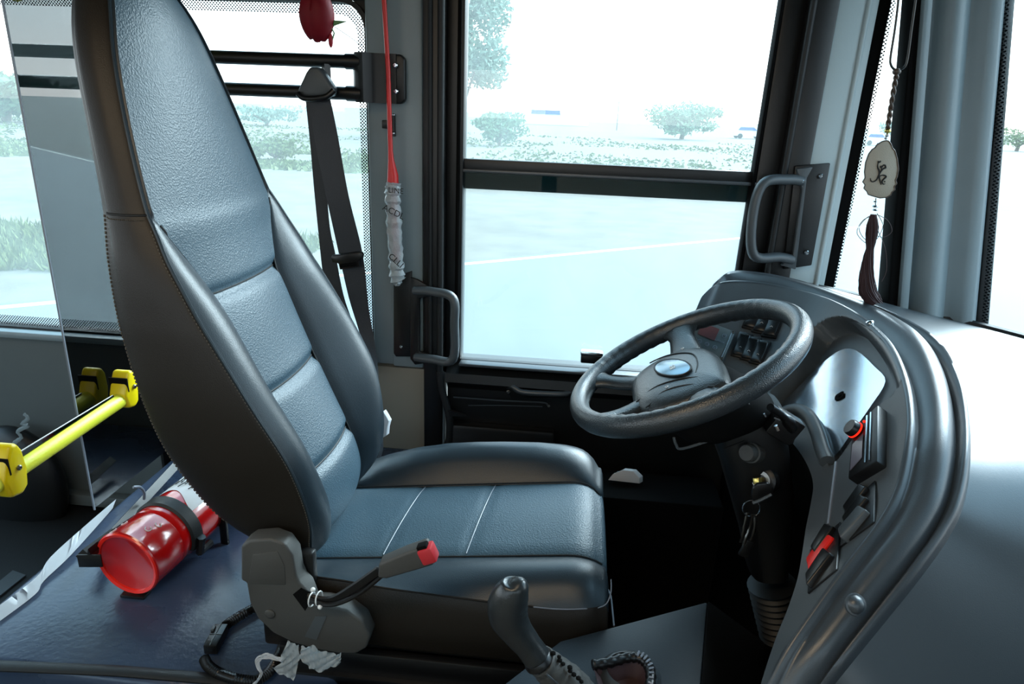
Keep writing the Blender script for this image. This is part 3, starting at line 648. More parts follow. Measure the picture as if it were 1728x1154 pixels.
# grey side bracket
Yb = .893
ol = [(406, 922), (420, 912), (455, 909), (480, 918), (494, 938), (500, 972), (506, 985), (516, 995), (526, 1020), (548, 1021), (585, 1030), (612, 1050), (624, 1076), (618, 1094), (600, 1104), (570, 1103), (530, 1096), (495, 1086), (460, 1069), (435, 1045), (421, 1018), (415, 984), (406, 980)]
bm = B(); prism(bm, [P(x, y, Y=Yb) for x, y in ol], (0, .035, 0), .006, 3); sb = fin('recliner_cover', bm, 'grey_cover', st, angle=35, label='dusty grey plastic cover at the seat hinge')
bm = B(); prism(bm, [P(x, y, Y=Yb-.0015) for x, y in [(426, 936), (468, 930), (480, 955), (482, 988), (418, 986)]], (0, .006, 0), .002); fin('cover_facet', bm, 'grey_cover', sb)
bm = B(); ball(bm, P(455, 1036, Y=Yb-.001), .009, (1, .35, 1)); fin('cap', bm, 'grey_cover', sb)
bm = B(); prism(bm, [P(x, y, Y=Yb-.001) for x, y in [(532, 1040), (551, 1040), (534, 1080), (514, 1074)]], (0, .003, 0)); fin('sticker', bm, 'panel', sb, smooth=False)
bm = B(); prism(bm, [P(x, y, Y=Yb-.0005) for x, y in [(494, 1003), (508, 992), (524, 1000), (526, 1012), (515, 1031)]], (0, .002, 0)); fin('opening', bm, 'matte', sb, smooth=False)
bm = B(); box2(bm, (-.50, .93, .44), (-.40, .95, .64), .006); fin('hinge_plate', bm, 'black', st)
# buckle
Yk = .865
bk = thing('seat_belt_buckle', P(520, 1010, Y=.87), 'seat belt buckle with red release button standing on a stalk', 'buckle')
bm = B()
tube(bm, cr([P(520, 1008, Y=.885), P(560, 1012, Y=.88), P(600, 990, Y=.872), P(640, 962, Y=Yk)], 6), .0075, 8, sq=(1, .6))
tube(bm, cr([P(520, 1012, Y=.878), P(560, 1020, Y=.874), P(605, 1002, Y=.87), P(650, 966, Y=Yk)], 6), .004, 8)
fin('stalk', bm, 'black', bk)
a, b = P(636, 957, Y=Yk), P(728, 930, Y=Yk); dv = (b-a).normalized(); nv = V((0, -1, 0)); R = frame_from(nv, dv)
ol = [(0, -.011), (.012, -.017), (.07, -.017), ((b-a).length, -.0165), ((b-a).length+.002, .0), ((b-a).length, .018), (.06, .0165), (.012, .011)]
bm = B(); prism(bm, [a+R@V((x, y, -.013)) for x, y in ol], R@V((0, 0, .026)), .004, 3); fin('housing', bm, 'grey_cover', bk, label='dusty black plastic housing')
L = (b-a).length
bm = B(); box(bm, a+R@V((L-.004, .001, .004)), (.024, .027, .024), R, .004); fin('release_button', bm, 'buttonred', bk, label='red release button')
bm = B(); box(bm, a+R@V((L-.006, .0165, .006)), (.016, .006, .014), R, .001); fin('tongue_slot', bm, 'matte', bk)
bm = B()
for k in (0, 1):
    c = P(527+12*k, 1010-2*k, Y=.884); tube(bm, [c+V((.002*math.sin(t), .010*math.sin(t)-.002, .012*math.cos(t))) for t in [i*math.pi/6 for i in range(12)]], .0012, 5, closed=True)
ball(bm, P(528, 995, Y=.876), .004); ball(bm, P(540, 1024, Y=.872), .004); fin('cable_tie', bm, 'white', bk)
# tissue beside the backrest
bm = B(); tp = [(646, 694), (651, 702), (656, 711), (653, 722), (652, 735), (642, 741), (638, 738), (640, 715)]
prism(bm, [P(x, y, Y=1.50) for x, y in tp], (.004, .014, 0), .001); fin('tissue', bm, 'paper', label='crumpled white tissue tucked beside the far edge of the backrest', cat='tissue')
bm = B(); tube(bm, cr([P(643, 735, Y=1.5), P(644, 755, Y=1.49), P(638, 775, Y=1.47), P(622, 800, Y=1.44)], 5), .010, 8, sq=(.3, 1)); rb_ = fin('far_strap', bm, 'web', st)
bm = B(); tube(bm, cr([P(643, 772, Y=1.45), P(646, 779, Y=1.45), P(638, 785, Y=1.45), P(632, 778, Y=1.45)], 4), .005, 7); fin('clip', bm, 'white', rb_, label='white plastic clip')
# ================================================================ SEAT BELT on the guard rail
rl = thing('guard_rail', (-.8, 1.72, 1.4), 'pair of black horizontal guard tubes across the rear side window', 'guard rail')
for a, b in (((352, 96), (600, 104)), ((380, 149), (600, 159))):
    p, q_ = P(*a, Y=1.72), P(*b, Y=1.72); zz = (p.z+q_.z)/2
    bm = B(); tube(bm, [V((XP+.006, 1.72, zz)), V((-.545, 1.72, zz))], .0155, 20); fin('tube', bm, 'doorblk', rl)
    bm = B(); tube(bm, [V((-.548-.03, 1.72, zz)), V((-.54, 1.72, zz))], .018, 16); fin('collar', bm, 'black', rl)
pA, pB = P(596, 92, Y=1.715), P(684, 174, Y=1.745)
bm = B(); ol = []
x0, x1, z0, z1 = P(594, 130, Y=1.71).x, P(685, 130, Y=1.745).x, P(640, 174, Y=1.73).z, P(640, 90, Y=1.73).z
prism(bm, [V((x, 1.735, z)) for x, z in ((x0+.05, z0), (x1-.01, z0), (x1, z0+.01), (x1, z1-.01), (x1-.01, z1), (x0+.05, z1))], (0, .02, 0), .004)
loft(bm, [[V((x, y, z)), V((x, y+.008, z)), V((x, y+.008, zt_)), V((x, y, zt_))] for x, y, z, zt_ in ((x0, 1.72, z0+.012, z1-.012), (x0+.008, 1.708, z0, z1), (x0+.03, 1.700, z0, z1), (x0+.045, 1.715, z0, z1), (x0+.055, 1.722, z0, z1), (x1-.02, 1.728, z0, z1))])
bkt = fin('bracket', bm, 'doorblk', rl, angle=50)
for p in ((667, 110), (668, 154)): bm = B(); screw(bm, P(*p, Y=1.722), (0, -1, 0), .007); fin('screw', bm, 'chrome', bkt)
sbt = thing('seat_belt', P(533, 150, Y=1.68), 'black seat belt hanging from the guard rail beside the seat', 'seat belt')
bm = B(); hp = [(516, 122), (522, 113), (537, 113), (546, 124), (562, 148), (560, 162), (505, 164), (502, 152)]
prism(bm, [P(x, y, Y=1.665) for x, y in hp], (0, .035, 0), .006, 3); fin('belt_guide', bm, 'panel', sbt)
bm = B(); tube(bm, cr([P(503, 158, Y=1.66), P(515, 166, Y=1.655), P(548, 164, Y=1.655), P(564, 152, Y=1.66)], 5), .007, 10); fin('guide_loop', bm, 'black', sbt)
bm = B(); tube(bm, [P(550, 108, Y=1.71), P(552, 150, Y=1.71)], .011, 4); fin('hanger', bm, 'black', sbt)
def strap(name, pts, material='web', th=.0016):
    # pts: (xl, yl, xr, yr, Y) pixel pairs
    A = [P(a[0], a[1], Y=a[4]) for a in pts]; Bq = [P(a[2], a[3], Y=a[4]+(a[5] if len(a) > 5 else 0)) for a in pts]
    A, Bq = cr(A, 6), cr(Bq, 6); bm = B(); loft(bm, [[a, b, b+V((0, th, 0)), a+V((0, th, 0))] for a, b in zip(A, Bq)]); return fin(name, bm, material, sbt, angle=50)
strap('webbing', [(520, 160, 556, 162, 1.675), (531, 235, 569, 225, 1.675), (548, 320, 588, 330, 1.67), (570, 420, 612, 430, 1.665), (588, 500, 622, 520, 1.65), (606, 560, 634, 590, 1.63), (620, 620, 640, 650, 1.6)])
strap('webbing', [(515, 163, 530, 163, 1.69), (524, 250, 548, 290, 1.695), (530, 320, 556, 380, 1.70), (538, 400, 566, 430, 1.70), (546, 470, 580, 500, 1.70), (560, 540, 600, 560, 1.70), (580, 620, 620, 640, 1.7)])
bm = B(); R = frame_from((0, -1, 0), P(618, 428, Y=1.65)-P(557, 436, Y=1.65)); c = P(588, 435, Y=1.65)
prism(bm, [c+R@V((x, y, -.006)) for x, y in [(-.043, .004), (-.038, .013), (.036, .013), (.042, .006), (.038, -.006), (.028, -.009), (.028, -.024), (-.026, -.026), (-.026, -.009), (-.04, -.006)]], R@V((0, 0, .016)), .003, 2); tg = fin('tongue', bm, 'black', sbt)
bm = B(); box(bm, c+R@V((0, -.016, .0105)), (.044, .010, .002), R, .001); fin('tongue_slot', bm, 'matte', tg)
# ================================================================ GRAB HANDLES
def handle(name, arm_t, arm_b, grip, plate, label, Yw):
    t = thing(name, P(*plate[0], Y=Yw), label, 'grab bar')
    bm = B(); prism(bm, [P(x, y, Y=Yw) for x, y in plate], (0, .012, 0), .003); pt_ = fin('plate', bm, 'doorblk', t)
    bm = B()
    pts = [P(*arm_t[0], Y=Yw-.012), P(*arm_t[1], Y=Yw-.03), P(*grip[0], Y=Yw-.055), P(*grip[1], Y=Yw-.06), P(*grip[2], Y=Yw-.055), P(*arm_b[1], Y=Yw-.03), P(*arm_b[0], Y=Yw-.012)]
    d_ = cr(pts, 7); tube(bm, d_, .0135, 8, sq=(1.1, .9), upv=(0, 1, .01)); fin('grip', bm, 'panel', t, angle=60)
    return t, pt_
t, pt_ = handle('grab_bar', [(700, 490), (730, 492)], [(702, 602), (730, 606)], [(764, 503), (767, 545), (764, 606)], [(692, 468), (704, 472), (728, 486), (728, 500), (708, 504), (708, 594), (728, 598), (726, 612), (700, 616), (692, 606)], 'black plastic grab handle on the left post of the door window', WY-.062)
bm = B(); prism(bm, [P(x, y, Y=WY-.052) for x, y in [(664, 468), (694, 458), (694, 602), (668, 602), (664, 596)]], (0, .012, 0), .002); fin('side_plate', bm, 'doorblk', t)
for p, yy, rr_ in (((707, 491), .083, .004), ((707, 608), .083, .004), ((677, 585), .053, .005)):
    bm = B(); screw(bm, P(*p, Y=WY-yy), (0, -1, 0), rr_); fin('screw', bm, 'chrome', t)
t, pt_ = handle('grab_bar', [(1352, 305), (1330, 303)], [(1335, 438), (1315, 434)], [(1288, 310), (1270, 365), (1272, 430)], [(1342, 280), (1402, 275), (1370, 448), (1322, 455)], 'grey-black grab handle on the right post of the door window', WY-.058)
for p, yy, rr_ in (((1354, 306), .083, .004), ((1332, 438), .083, .004), ((1385, 297), .06, .006), ((1361, 426), .06, .006)):
    bm = B(); screw(bm, P(*p, Y=WY-yy), (0, -1, 0), rr_); fin('screw', bm, 'chrome', t)
bm = B(); prism(bm, [P(x, y, Y=WY-.075) for x, y in [(1345, 285), (1372, 282), (1362, 300), (1343, 455), (1318, 448), (1338, 436), (1354, 320)]], (0, .016, 0), .002); fin('rib', bm, 'panel', t)
# inside door pull
dp = thing('door_pull', P(900, 660, Y=WY-.05), 'black pull handle recessed in the lower door panel', 'handle')
bm = B(); tube(bm, cr([P(858, 650, Y=WY-.03), P(866, 652, Y=WY-.05), P(880, 661, Y=WY-.06), P(920, 664, Y=WY-.06), P(955, 664, Y=WY-.055), P(968, 655, Y=WY-.03)], 6), .008, 10); fin('grip', bm, 'dash', dp)
bm = B(); prism(bm, [P(x, y, Y=WY-.034) for x, y in [(850, 645), (872, 644), (885, 655), (950, 657), (965, 648), (975, 672), (862, 672)]], (0, .01, 0), .002); fin('recess', bm, 'doorblk', dp)
bm = B(); screw(bm, P(858, 661, Y=WY-.04), (0, -1, 0), .006); fin('screw', bm, 'steel', dp)
# ================================================================ RED DUSTER, ROSE, PENDANT
du = thing('duster', P(662, 300, Y=1.68), 'red handled duster wrapped in clear bubble film on the pillar', 'duster')
bm = B(); tube(bm, [P(645, -60, Y=1.7), P(648, 0, Y=1.7), P(655, 120, Y=1.695), P(659, 255, Y=1.69), P(660, 270, Y=1.69), P(663, 296, Y=1.69), P(663, 312, Y=1.69)], [.0055, .0055, .0055, .006, .0075, .0135, .0145], 14); fin('rod', bm, 'redpl', du)
bm = B(); pts = cr([P(664, 308, Y=1.685), P(663, 330, Y=1.683), P(665, 380, Y=1.683), P(668, 430, Y=1.683), P(671, 470, Y=1.683), P(677, 478, Y=1.683)], 9)
rr = [.0185*(1+.10*math.sin(i*1.9)+.06*math.sin(i*4.1))*(1 if i < 38 else max(.15, (len(pts)-i)/8)) for i in range(len(pts))]; tube(bm, pts, rr, 20)
for v in bm.verts: v.co += V((random.uniform(-1, 1), random.uniform(-1, 1), random.uniform(-1, 1)))*.0016
fin('film_wrap', bm, 'wrap', du)
bm = B(); tube(bm, cr([P(666, 320, Y=1.687), P(667, 380, Y=1.687), P(670, 440, Y=1.687)], 6), [.009+.002*math.sin(i*2) for i in range(13)], 12); fin('brush_head', bm, 'redpl', du)
for s_, px_, py_, sz, an in (('LINE', 668, 322, .019, -.05), ('ACDL', 664, 358, .022, -.42), ('CLLI', 668, 440, .022, -.7)):
    R = frame_from((0, -1, 0), V((math.cos(an), 0, math.sin(an)))); text(s_, sz, 'ink', P(px_, py_, Y=1.658), R, du, name='printed_text')
bm = B(); box(bm, P(654, 210, Y=WY-.05), (.026, .014, .02), None, .002); tube(bm, [P(663, 192, Y=WY-.045), P(664, 230, Y=WY-.045)], .006, 8); cl_ = fin('rod_clip', bm, 'black', label='small black clip behind the red rod on the pillar', cat='clip')
for yy in (194, 225): bm = B(); ball(bm, P(664, yy, Y=WY-.052), .004); fin('screw', bm, 'chrome', cl_)
# rose: hangs head down
Yr = 1.45
rs = thing('rose', P(532, -40, Y=Yr), 'dark red artificial rose hanging upside down at the top of the window', 'rose')
C0 = P(531, 0, Y=Yr); ps = (P(531, 40, Y=Yr)-C0).length/40
def petal(a0, spread, cx, top, bot, tilt, r0=.5):
    bm = B(); ctr = P(cx, 0, Y=Yr)
    def f(u, v):
        th = a0+(u-.5)*spread; rad = ps*tilt*(math.sin(math.pi*min(.98, .10+v*.86))**.55)
        q = ctr+V((rad*math.cos(th), rad*math.sin(th), -ps*(top+(bot-top)*v)+ps*4*abs(u-.5)**1.5*v)); return q
    grid(bm, f, 14, 14); bmesh.ops.solidify(bm, geom=bm.faces[:], thickness=.0012); return bm
for a0, sp, cx, tp_, bt, ti in ((-2.6, 2.6, 527, -12, 68, 25), (-.6, 2.6, 538, -12, 71, 27), (1.5, 2.8, 534, -10, 66, 27), (-1.5, 1.5, 534, -10, 73, 25), (3.0, 1.8, 524, -8, 64, 22), (0, 6.2, 532, -8, 60, 15)):
    fin('petal', petal(a0, sp, cx, tp_, bt, ti), 'rose', rs, angle=80)
bm = B(); ball(bm, P(558, 68, Y=Yr), ps*5, (.9, .9, 2.6)); tube(bm, [P(553, 50, Y=Yr), P(557, 66, Y=Yr)], .003, 6); fin('bud', bm, 'rose', rs)
bm = B(); prism(bm, [P(x, y, Y=Yr) for x, y in [(557, 40), (563, 34), (586, 36), (563, 44)]], (0, .0008, 0)); tube(bm, [P(559, 46, Y=Yr), P(564, 56, Y=Yr), P(560, 70, Y=Yr), P(557, 76, Y=Yr)], .0016, 6)
tube(bm, [P(562, 26, Y=Yr), P(558, 36, Y=Yr)], .0016, 6); fin('leaf', bm, 'leaf', rs)
bm = B(); tube(bm, cr([P(536, -60, Y=Yr), P(540, -10, Y=Yr), P(545, 8, Y=Yr), P(556, 38, Y=Yr)], 5), .0022, 6); fin('stem', bm, 'leaf', rs)
bm = B(); tube(bm, [P(563, 44, Y=Yr), P(590, 62, Y=1.6), P(617, 82, Y=1.72)], .0007, 5); fin('thread', bm, 'black', rs)
# pendant
Yq = 1.40
pd = thing('pendant', P(1488, 285, Y=Yq), 'carved silver pendant with calligraphy and brown tassel hanging by the pillar', 'pendant')
bm = B(); tube(bm, cr([P(1520, -60, Y=Yq), P(1516, 0, Y=Yq), P(1510, 50, Y=Yq), P(1503, 95, Y=Yq), P(1503, 108, Y=Yq), P(1508, 116, Y=Yq), P(1516, 118, Y=Yq), P(1527, 112, Y=Yq), P(1532, 95, Y=Yq), P(1538, 50, Y=Yq), P(1545, 0, Y=Yq), P(1552, -60, Y=Yq)], 6), .0022, 8); fin('cord_loop', bm, 'black', pd)
bm = B(); ln = cr([P(1515, 118, Y=Yq), P(1511, 135, Y=Yq), P(1506, 165, Y=Yq), P(1501, 195, Y=Yq), P(1498, 218, Y=Yq)], 8)
ball(bm, P(1513, 121, Y=Yq), .0075, (1, 1, .8), 10)
for k in (0, 1):
    tube(bm, [p+V((.0022*math.cos(i*.9+k*math.pi), .0022*math.sin(i*.9+k*math.pi), 0)) for i, p in enumerate(ln)], .0028, 7)
fin('braid', bm, 'beads', pd)
bm = B(); ball(bm, P(1498, 221, Y=Yq), .006, (1, 1, .7), 12); fin('bead', bm, 'brass', pd)
bm = B(); ball(bm, P(1497, 228, Y=Yq), .0035); ball(bm, P(1495, 233, Y=Yq), .003); fin('bead', bm, 'chrome', pd)
ol = [(1496, 237), (1500, 238), (1504, 244), (1506, 250), (1510, 254), (1514, 268), (1516, 285), (1514, 298), (1511, 304), (1513, 310), (1509, 315), (1510, 320), (1505, 324), (1503, 329), (1496, 333), (1485, 334), (1474, 331), (1465, 328), (1463, 323), (1458, 318), (1460, 312), (1456, 307), (1460, 300), (1459, 290), (1461, 274), (1466, 260), (1472, 252), (1477, 249), (1480, 244), (1488, 239)]
bm = B(); prism(bm, [P(x, y, Y=Yq) for x, y in ol], (0, .005, 0), .001); fin('medallion', bm, 'pewter', pd)
bm = B(); tube(bm, [P(x, y, Y=Yq-.0003) for x, y in ol], .0011, 5, closed=True); fin('medallion_edge', bm, 'beads', pd)
# calligraphy strokes (zoom factor 3.84 from (1440,220))
def z3(x, y): return P(1440+x/3.84, 220+y/3.84, Y=Yq-.001)
bm = B()
for L_ in ([(162, 210), (158, 228), (160, 245), (168, 262), (168, 300), (175, 335), (180, 352)], [(180, 262), (185, 240), (195, 225), (207, 228), (209, 243), (196, 248), (182, 262), (165, 290), (150, 320), (130, 332), (115, 328), (111, 310)], [(160, 198), (172, 205), (178, 196)], [(182, 228), (178, 238), (186, 240)], [(170, 300), (185, 290), (205, 292), (212, 302), (195, 318), (186, 334), (195, 348), (207, 345)], [(158, 205), (166, 212)], [(200, 330), (207, 334)]):
    pts = cr([z3(*p) for p in L_], 5); n_ = len(pts); tube(bm, pts, [.0007+.0009*math.sin(math.pi*i/(n_-1)) for i in range(n_)], 6)
fin('calligraphy', bm, 'ink', pd)
bm = B(); tube(bm, [P(1478, 334, Y=Yq), P(1477, 350, Y=Yq)], .001, 6)
for yy, s_ in ((340, .003), (348, .0045), (354, .004)): ball(bm, P(1477, yy, Y=Yq), s_, (1.2, 1.2, .6), 10)
fin('bead', bm, 'chrome', pd)
bm = B(); cl = [(1474, 362), (1473, 378), (1470, 400), (1468, 420), (1465, 440), (1463, 465), (1464, 488), (1470, 502), (1476, 510)]
wd = [4, 8, 8, 5, 7, 10, 13, 14, 11]
pts = cr([P(x, y, Y=Yq) for x, y in cl], 5); rr = [tab([(i, w_*.0011) for i, w_ in enumerate(wd)], j/5)[0] for j in range(len(pts))]; tube(bm, pts, rr, 14, sq=(1, .8))
for k in range(70):
    a_ = random.uniform(0, 6.28); b_ = random.uniform(.7, 1.2); tube(bm, [p+V((math.cos(a_+i*.04)*rr[i]*b_*(1+.12*math.sin(i*.5+k)), math.sin(a_+i*.04)*rr[i]*b_, 0)) for i, p in enumerate(pts)][::3], .0009, 4)
fin('tassel', bm, 'tassel', pd)
bm = B()
for L_ in ([(1473, 364), (1456, 372), (1446, 392), (1458, 408), (1470, 412)], [(1474, 362), (1462, 368), (1450, 384), (1456, 400), (1468, 408)], [(1480, 362), (1498, 372), (1505, 390), (1492, 400), (1480, 398)], [(1482, 390), (1494, 420), (1496, 455), (1488, 475)], [(1480, 360), (1490, 380), (1482, 400), (1472, 410)]):
    tube(bm, cr([P(x, y, Y=Yq+random.uniform(-.01, .01)) for x, y in L_], 6), .0006, 4)
fin('loose_thread', bm, 'tassel', pd)
# ================================================================ DASHBOARD
I_ = [((1176, 520), .955), ((1186, 500), .975), ((1215, 480), .99), ((1270, 478), 1.0), ((1330, 488), 1.0), ((1390, 504), 1.0), ((1440, 530), 1.0), ((1478, 562), .995), ((1503, 595), .985), ((1522, 645), .965), ((1530, 700), .94), ((1526, 750), .915), ((1511, 820), .875), ((1480, 880), .84), ((1430, 945), .80), ((1375, 1020), .755), ((1325, 1095), .71), ((1292, 1165), .665), ((1270, 1230), .62)]
O_ = [((1224, 478), .965), ((1230, 470), .985), ((1255, 463), .995), ((1320, 471), 1.0), ((1375, 484), 1.0), ((1430, 502), 1.0), ((1490, 524), 1.0), ((1545, 552), .995), ((1590, 585), .985), ((1622, 640), .965), ((1636, 700), .94), ((1638, 770), .912), ((1626, 840), .877), ((1600, 895), .845), ((1550, 965), .805), ((1490, 1040), .76), ((1430, 1115), .715), ((1385, 1175), .67), ((1350, 1240), .63)]
B_ = [((1140, 590), 1.42, 0), ((1142, 600), 1.42, 0), ((1150, 620), 1.42, 0), ((1175, 650), 1.40, 0), ((1215, 680), 1.36, 0), ((1255, 700), 1.32, 0), ((1285, 715), 1.27, 0), ((1310, 725), 1.22, 0), ((1335, 745), 1.17, 0), ((1360, 780), 1.11, 0), ((1372, 815), 1.06, 0), ((1368, 850), 1.02, 0), ((1360, 890), .98, 0), ((1354, 930), .94, 0), ((1346, 975), .89, 0), ((1330, 1025), .84, 0), ((1308, 1080), .79, 0), ((1285, 1150), .74, 0), ((1262, 1230), .70, 0)]
K = 6
Iv = cr([P(*p, Z=z) for p, z in I_], K); Ov = cr([P(*p, Z=z) for p, z in O_], K); Bv = cr([P(*p, Y=y) for p, y, _ in B_], K)
NS = len(Iv)
def at(c, s): t = max(0, min(.99999, s))*(NS-1); i = int(t); return c[i].lerp(c[i+1], t-i)
def panelpt(s, t):  # t 0 at lip .. 1 bottom
    a, b = at(Iv, s), at(Bv, s); return a.lerp(b, t)
dsh = thing('dashboard', (.6, 1.1, .3), 'curved black wraparound dashboard around the steering wheel', 'dashboard')
# panel with an under-hood reveal
NT = 40
bmp = B(); base = grid(bmp, lambda u, v: panelpt(u, v), (NS-1)*2, NT)
bmp.normal_update(); bvh = BVHTree.FromBMesh(bmp)
def hit(px, py, tree=None):
    h = (tree or bvh).ray_cast(EYE, ray(px, py).normalized()); return h
# recess for the instrument cluster, pressed in along the panel normal
poly = [(1300, 682), (1306, 655), (1340, 610), (1376, 552), (1425, 536), (1485, 575), (1518, 640), (1474, 690), (1440, 735), (1404, 782), (1390, 760), (1374, 715), (1352, 690)]
hits = [hit(*p) for p in poly]
pc = hit(1405, 665); Cn = pc[1]; Cn = Cn if Cn.dot(ray(1405, 665)) < 0 else -Cn
ex = V((0, 1, 0)); ex = (ex-Cn*ex.dot(Cn)).normalized(); ey = Cn.cross(ex)
def to2(p): q = p-pc[0]; return (q.dot(ex), q.dot(ey))
p2 = [to2(h[0]) for h in hits if h[0] is not None]; p2 = [(q.x, q.y) for q in cr([V((a, b, 0)) for a, b in p2], 5, True)]
def sdist(p, poly):
    ins = False; dm = 9; n = len(poly)
    for i in range(n):
        a, b = poly[i], poly[(i+1) % n]
        if (a[1] > p[1]) != (b[1] > p[1]) and p[0] < (b[0]-a[0])*(p[1]-a[1])/(b[1]-a[1])+a[0]: ins = not ins
        vx, vy = b[0]-a[0], b[1]-a[1]; t = max(0, min(1, ((p[0]-a[0])*vx+(p[1]-a[1])*vy)/(vx*vx+vy*vy+1e-12)))
        dm = min(dm, math.hypot(p[0]-a[0]-t*vx, p[1]-a[1]-t*vy))
    return dm if ins else -dm
bmp.free(); bmp = B()
def panelfine(u, v):
    p = panelpt(u, v); d = sdist(to2(p), p2); k = max(0, min(1, (d+.003)/.012)); k = k*k*(3-2*k)
    lipk = max(0, min(1, (-d)/.012)) if d < 0 else 0
    rim = math.exp(-((d+.006)/.006)**2)*.004
    return p-Cn*(k*.045)
grid(bmp, panelfine, 320, 130); panel = fin('instrument_panel', bmp, 'panel', dsh, angle=50)
# cluster lens at the bottom of the recess
lensout = [(1316, 688), (1345, 655), (1385, 615), (1420, 590), (1446, 592), (1475, 618), (1494, 643), (1470, 684), (1440, 726), (1405, 772), (1392, 752), (1376, 714), (1352, 692)]
pl0 = pc[0]-Cn*.034; Ln = (Cn+V((-.02, 0, .10))).normalized()
def onplane(px, py, p0, n): d = ray(px, py); t = (p0-EYE).dot(n)/d.dot(n); return EYE+d*t
bm = B(); lp_ = [onplane(x, y, pl0, Ln) for x, y in lensout]; ctr = sum(lp_, V())/len(lp_)
rings = []
for s in (1, .9, .5, .1): rings.append([ctr.lerp(p, s) for p in cr(lp_, 4, True)])
vs = loft(bm, rings, cap=False); bm.faces.new(vs[-1]); bmesh.ops.solidify(bm, geom=bm.faces[:], thickness=.003)
lens = fin('cluster_lens', bm, 'lens', dsh, angle=20, label='glossy reflective instrument cover')
bm = B(); hp = onplane(1418, 668, pl0+Cn*.0015, Ln); 
o_ = [(0, .012), (.006, .009), (.009, .004), (.007, -.004), (.003, -.010), (-.003, -.007), (-.008, -.004), (-.007, .004), (-.004, .009)]
prism(bm, [hp+ex*x+ey*y for x, y in o_], Cn*.0015); ball(bm, hp, .004); fin('reflection_mark', bm, 'matte', lens)  # dark shape painting in the reflection on the instrument cover
# hood: inner lip -> broad band -> groove -> ridge -> outer skin
def hoodring(s):
    i, o = at(Iv, s), at(Ov, s); d = o-i; L = d.length; upn = V((0, 0, 1)); fl = V((d.x, d.y, 0)).normalized()
    k = max(0, min(1, (s-.0)/.06))
    prof = [(-.0, -.016), (-.04, -.006), (.02, .002), (.09, .003), (.16, -.003), (.20, -.005), (.26, -.001), (.40, .009), (.58, .012), (.70, .006), (.77, -.004), (.80, -.008), (.83, -.003), (.88, .005), (.94, .006), (1.0, -.001), (1.03, -.012)]
    return [i+d*t+upn*h*min(1.6, L/.075)*(1 if s < .55 else 1) for t, h in prof]
bm = B(); loft(bm, [hoodring(s/150) for s in range(151)], closed=False, cap=False); fin('hood', bm, 'dash', dsh, angle=70)
# outer skin to the windshield, and down on the aisle side
W_ = [V((.37, 1.74, .93)), V((.40, 1.75, .94)), V((.46, 1.755, .95)), V((.52, 1.76, .96)), V((.60, 1.765, .955)), V((.70, 1.765, .94)), V((.82, 1.76, .92)), V((.95, 1.70, .905)), V((1.06, 1.58, .90)), V((1.14, 1.38, .90)), V((1.20, 1.15, .84)), V((1.18, .90, .66)), V((1.10, .74, .42)), V((1.00, .62, .18)), V((.90, .54, 0)), V((.82, .48, -.12)), V((.76, .44, -.2)), V((.72, .42, -.26)), V((.70, .40, -.3))]
Wv = cr(W_, K)
def outer(s, t):
    o = hoodring(s)[-1]; w = at(Wv, s); k = max(0, min(1, (s-.42)/.25)); k = k*k*(3-2*k)
    p = o.lerp(w, t); bul = math.sin(math.pi*t)
    return p+V((.10*k*bul, .0, (.012+.055*k)*bul))
bm = B(); grid(bm, lambda u, v: outer(u, v), 140, 30); fin('dash_top', bm, 'dash_skin', dsh, angle=60)
# sill seal at windshield foot
bm = B(); tube(bm, [at(Wv, s/60)+V((0, 0, .0)) for s in range(12, 46)], .012, 8); fin('windshield_seal', bm, 'rubber', dsh)
# underside
bm = B(); grid(bm, lambda u, v: at(Bv, u).lerp(at(Bv, u)+V((.25, .10, -.35)), v), 90, 8); fin('under_panel', bm, 'matte', dsh)
bm = B(); grid(bm, lambda u, v: at(Iv, u*.05).lerp(at(Bv, u*.05), v)+V((0, 0, 0)), 4, 4); 
grid(bm, lambda u, v: (at(Iv, 0).lerp(at(Bv, 0), v)).lerp(V((.37, 1.74, .93-.2*v)), u), 10, 10); fin('end_cheek', bm, 'dash', dsh)
# ---- bolts on the hood
def hoodtree():
    b_ = B(); loft(b_, [hoodring(s/150) for s in range(151)], closed=False, cap=False); b_.normal_update(); t_ = BVHTree.FromBMesh(b_); b_.free(); return t_
ht = hoodtree()
for px, py, r_, mt in ((1443, 1020, .0115, 'dash'), (1468, 545, .007, 'lens')):
    h = hit(px, py, ht)
    if h[0] is None: continue
    n = h[1] if h[1].dot(ray(px, py)) < 0 else -h[1]; bm = B(); lathe(bm, h[0], n, [(0, r_*1.25), (r_*.2, r_*1.2), (r_*.25, r_), (r_*.6, r_*.8), (r_*.8, r_*.45), (r_*.84, .0005)], 20); fin('plug' if mt == 'dash' else 'sensor', bm, mt, dsh, label='round plug on the hood' if mt == 'dash' else 'small clear light sensor on the hood')
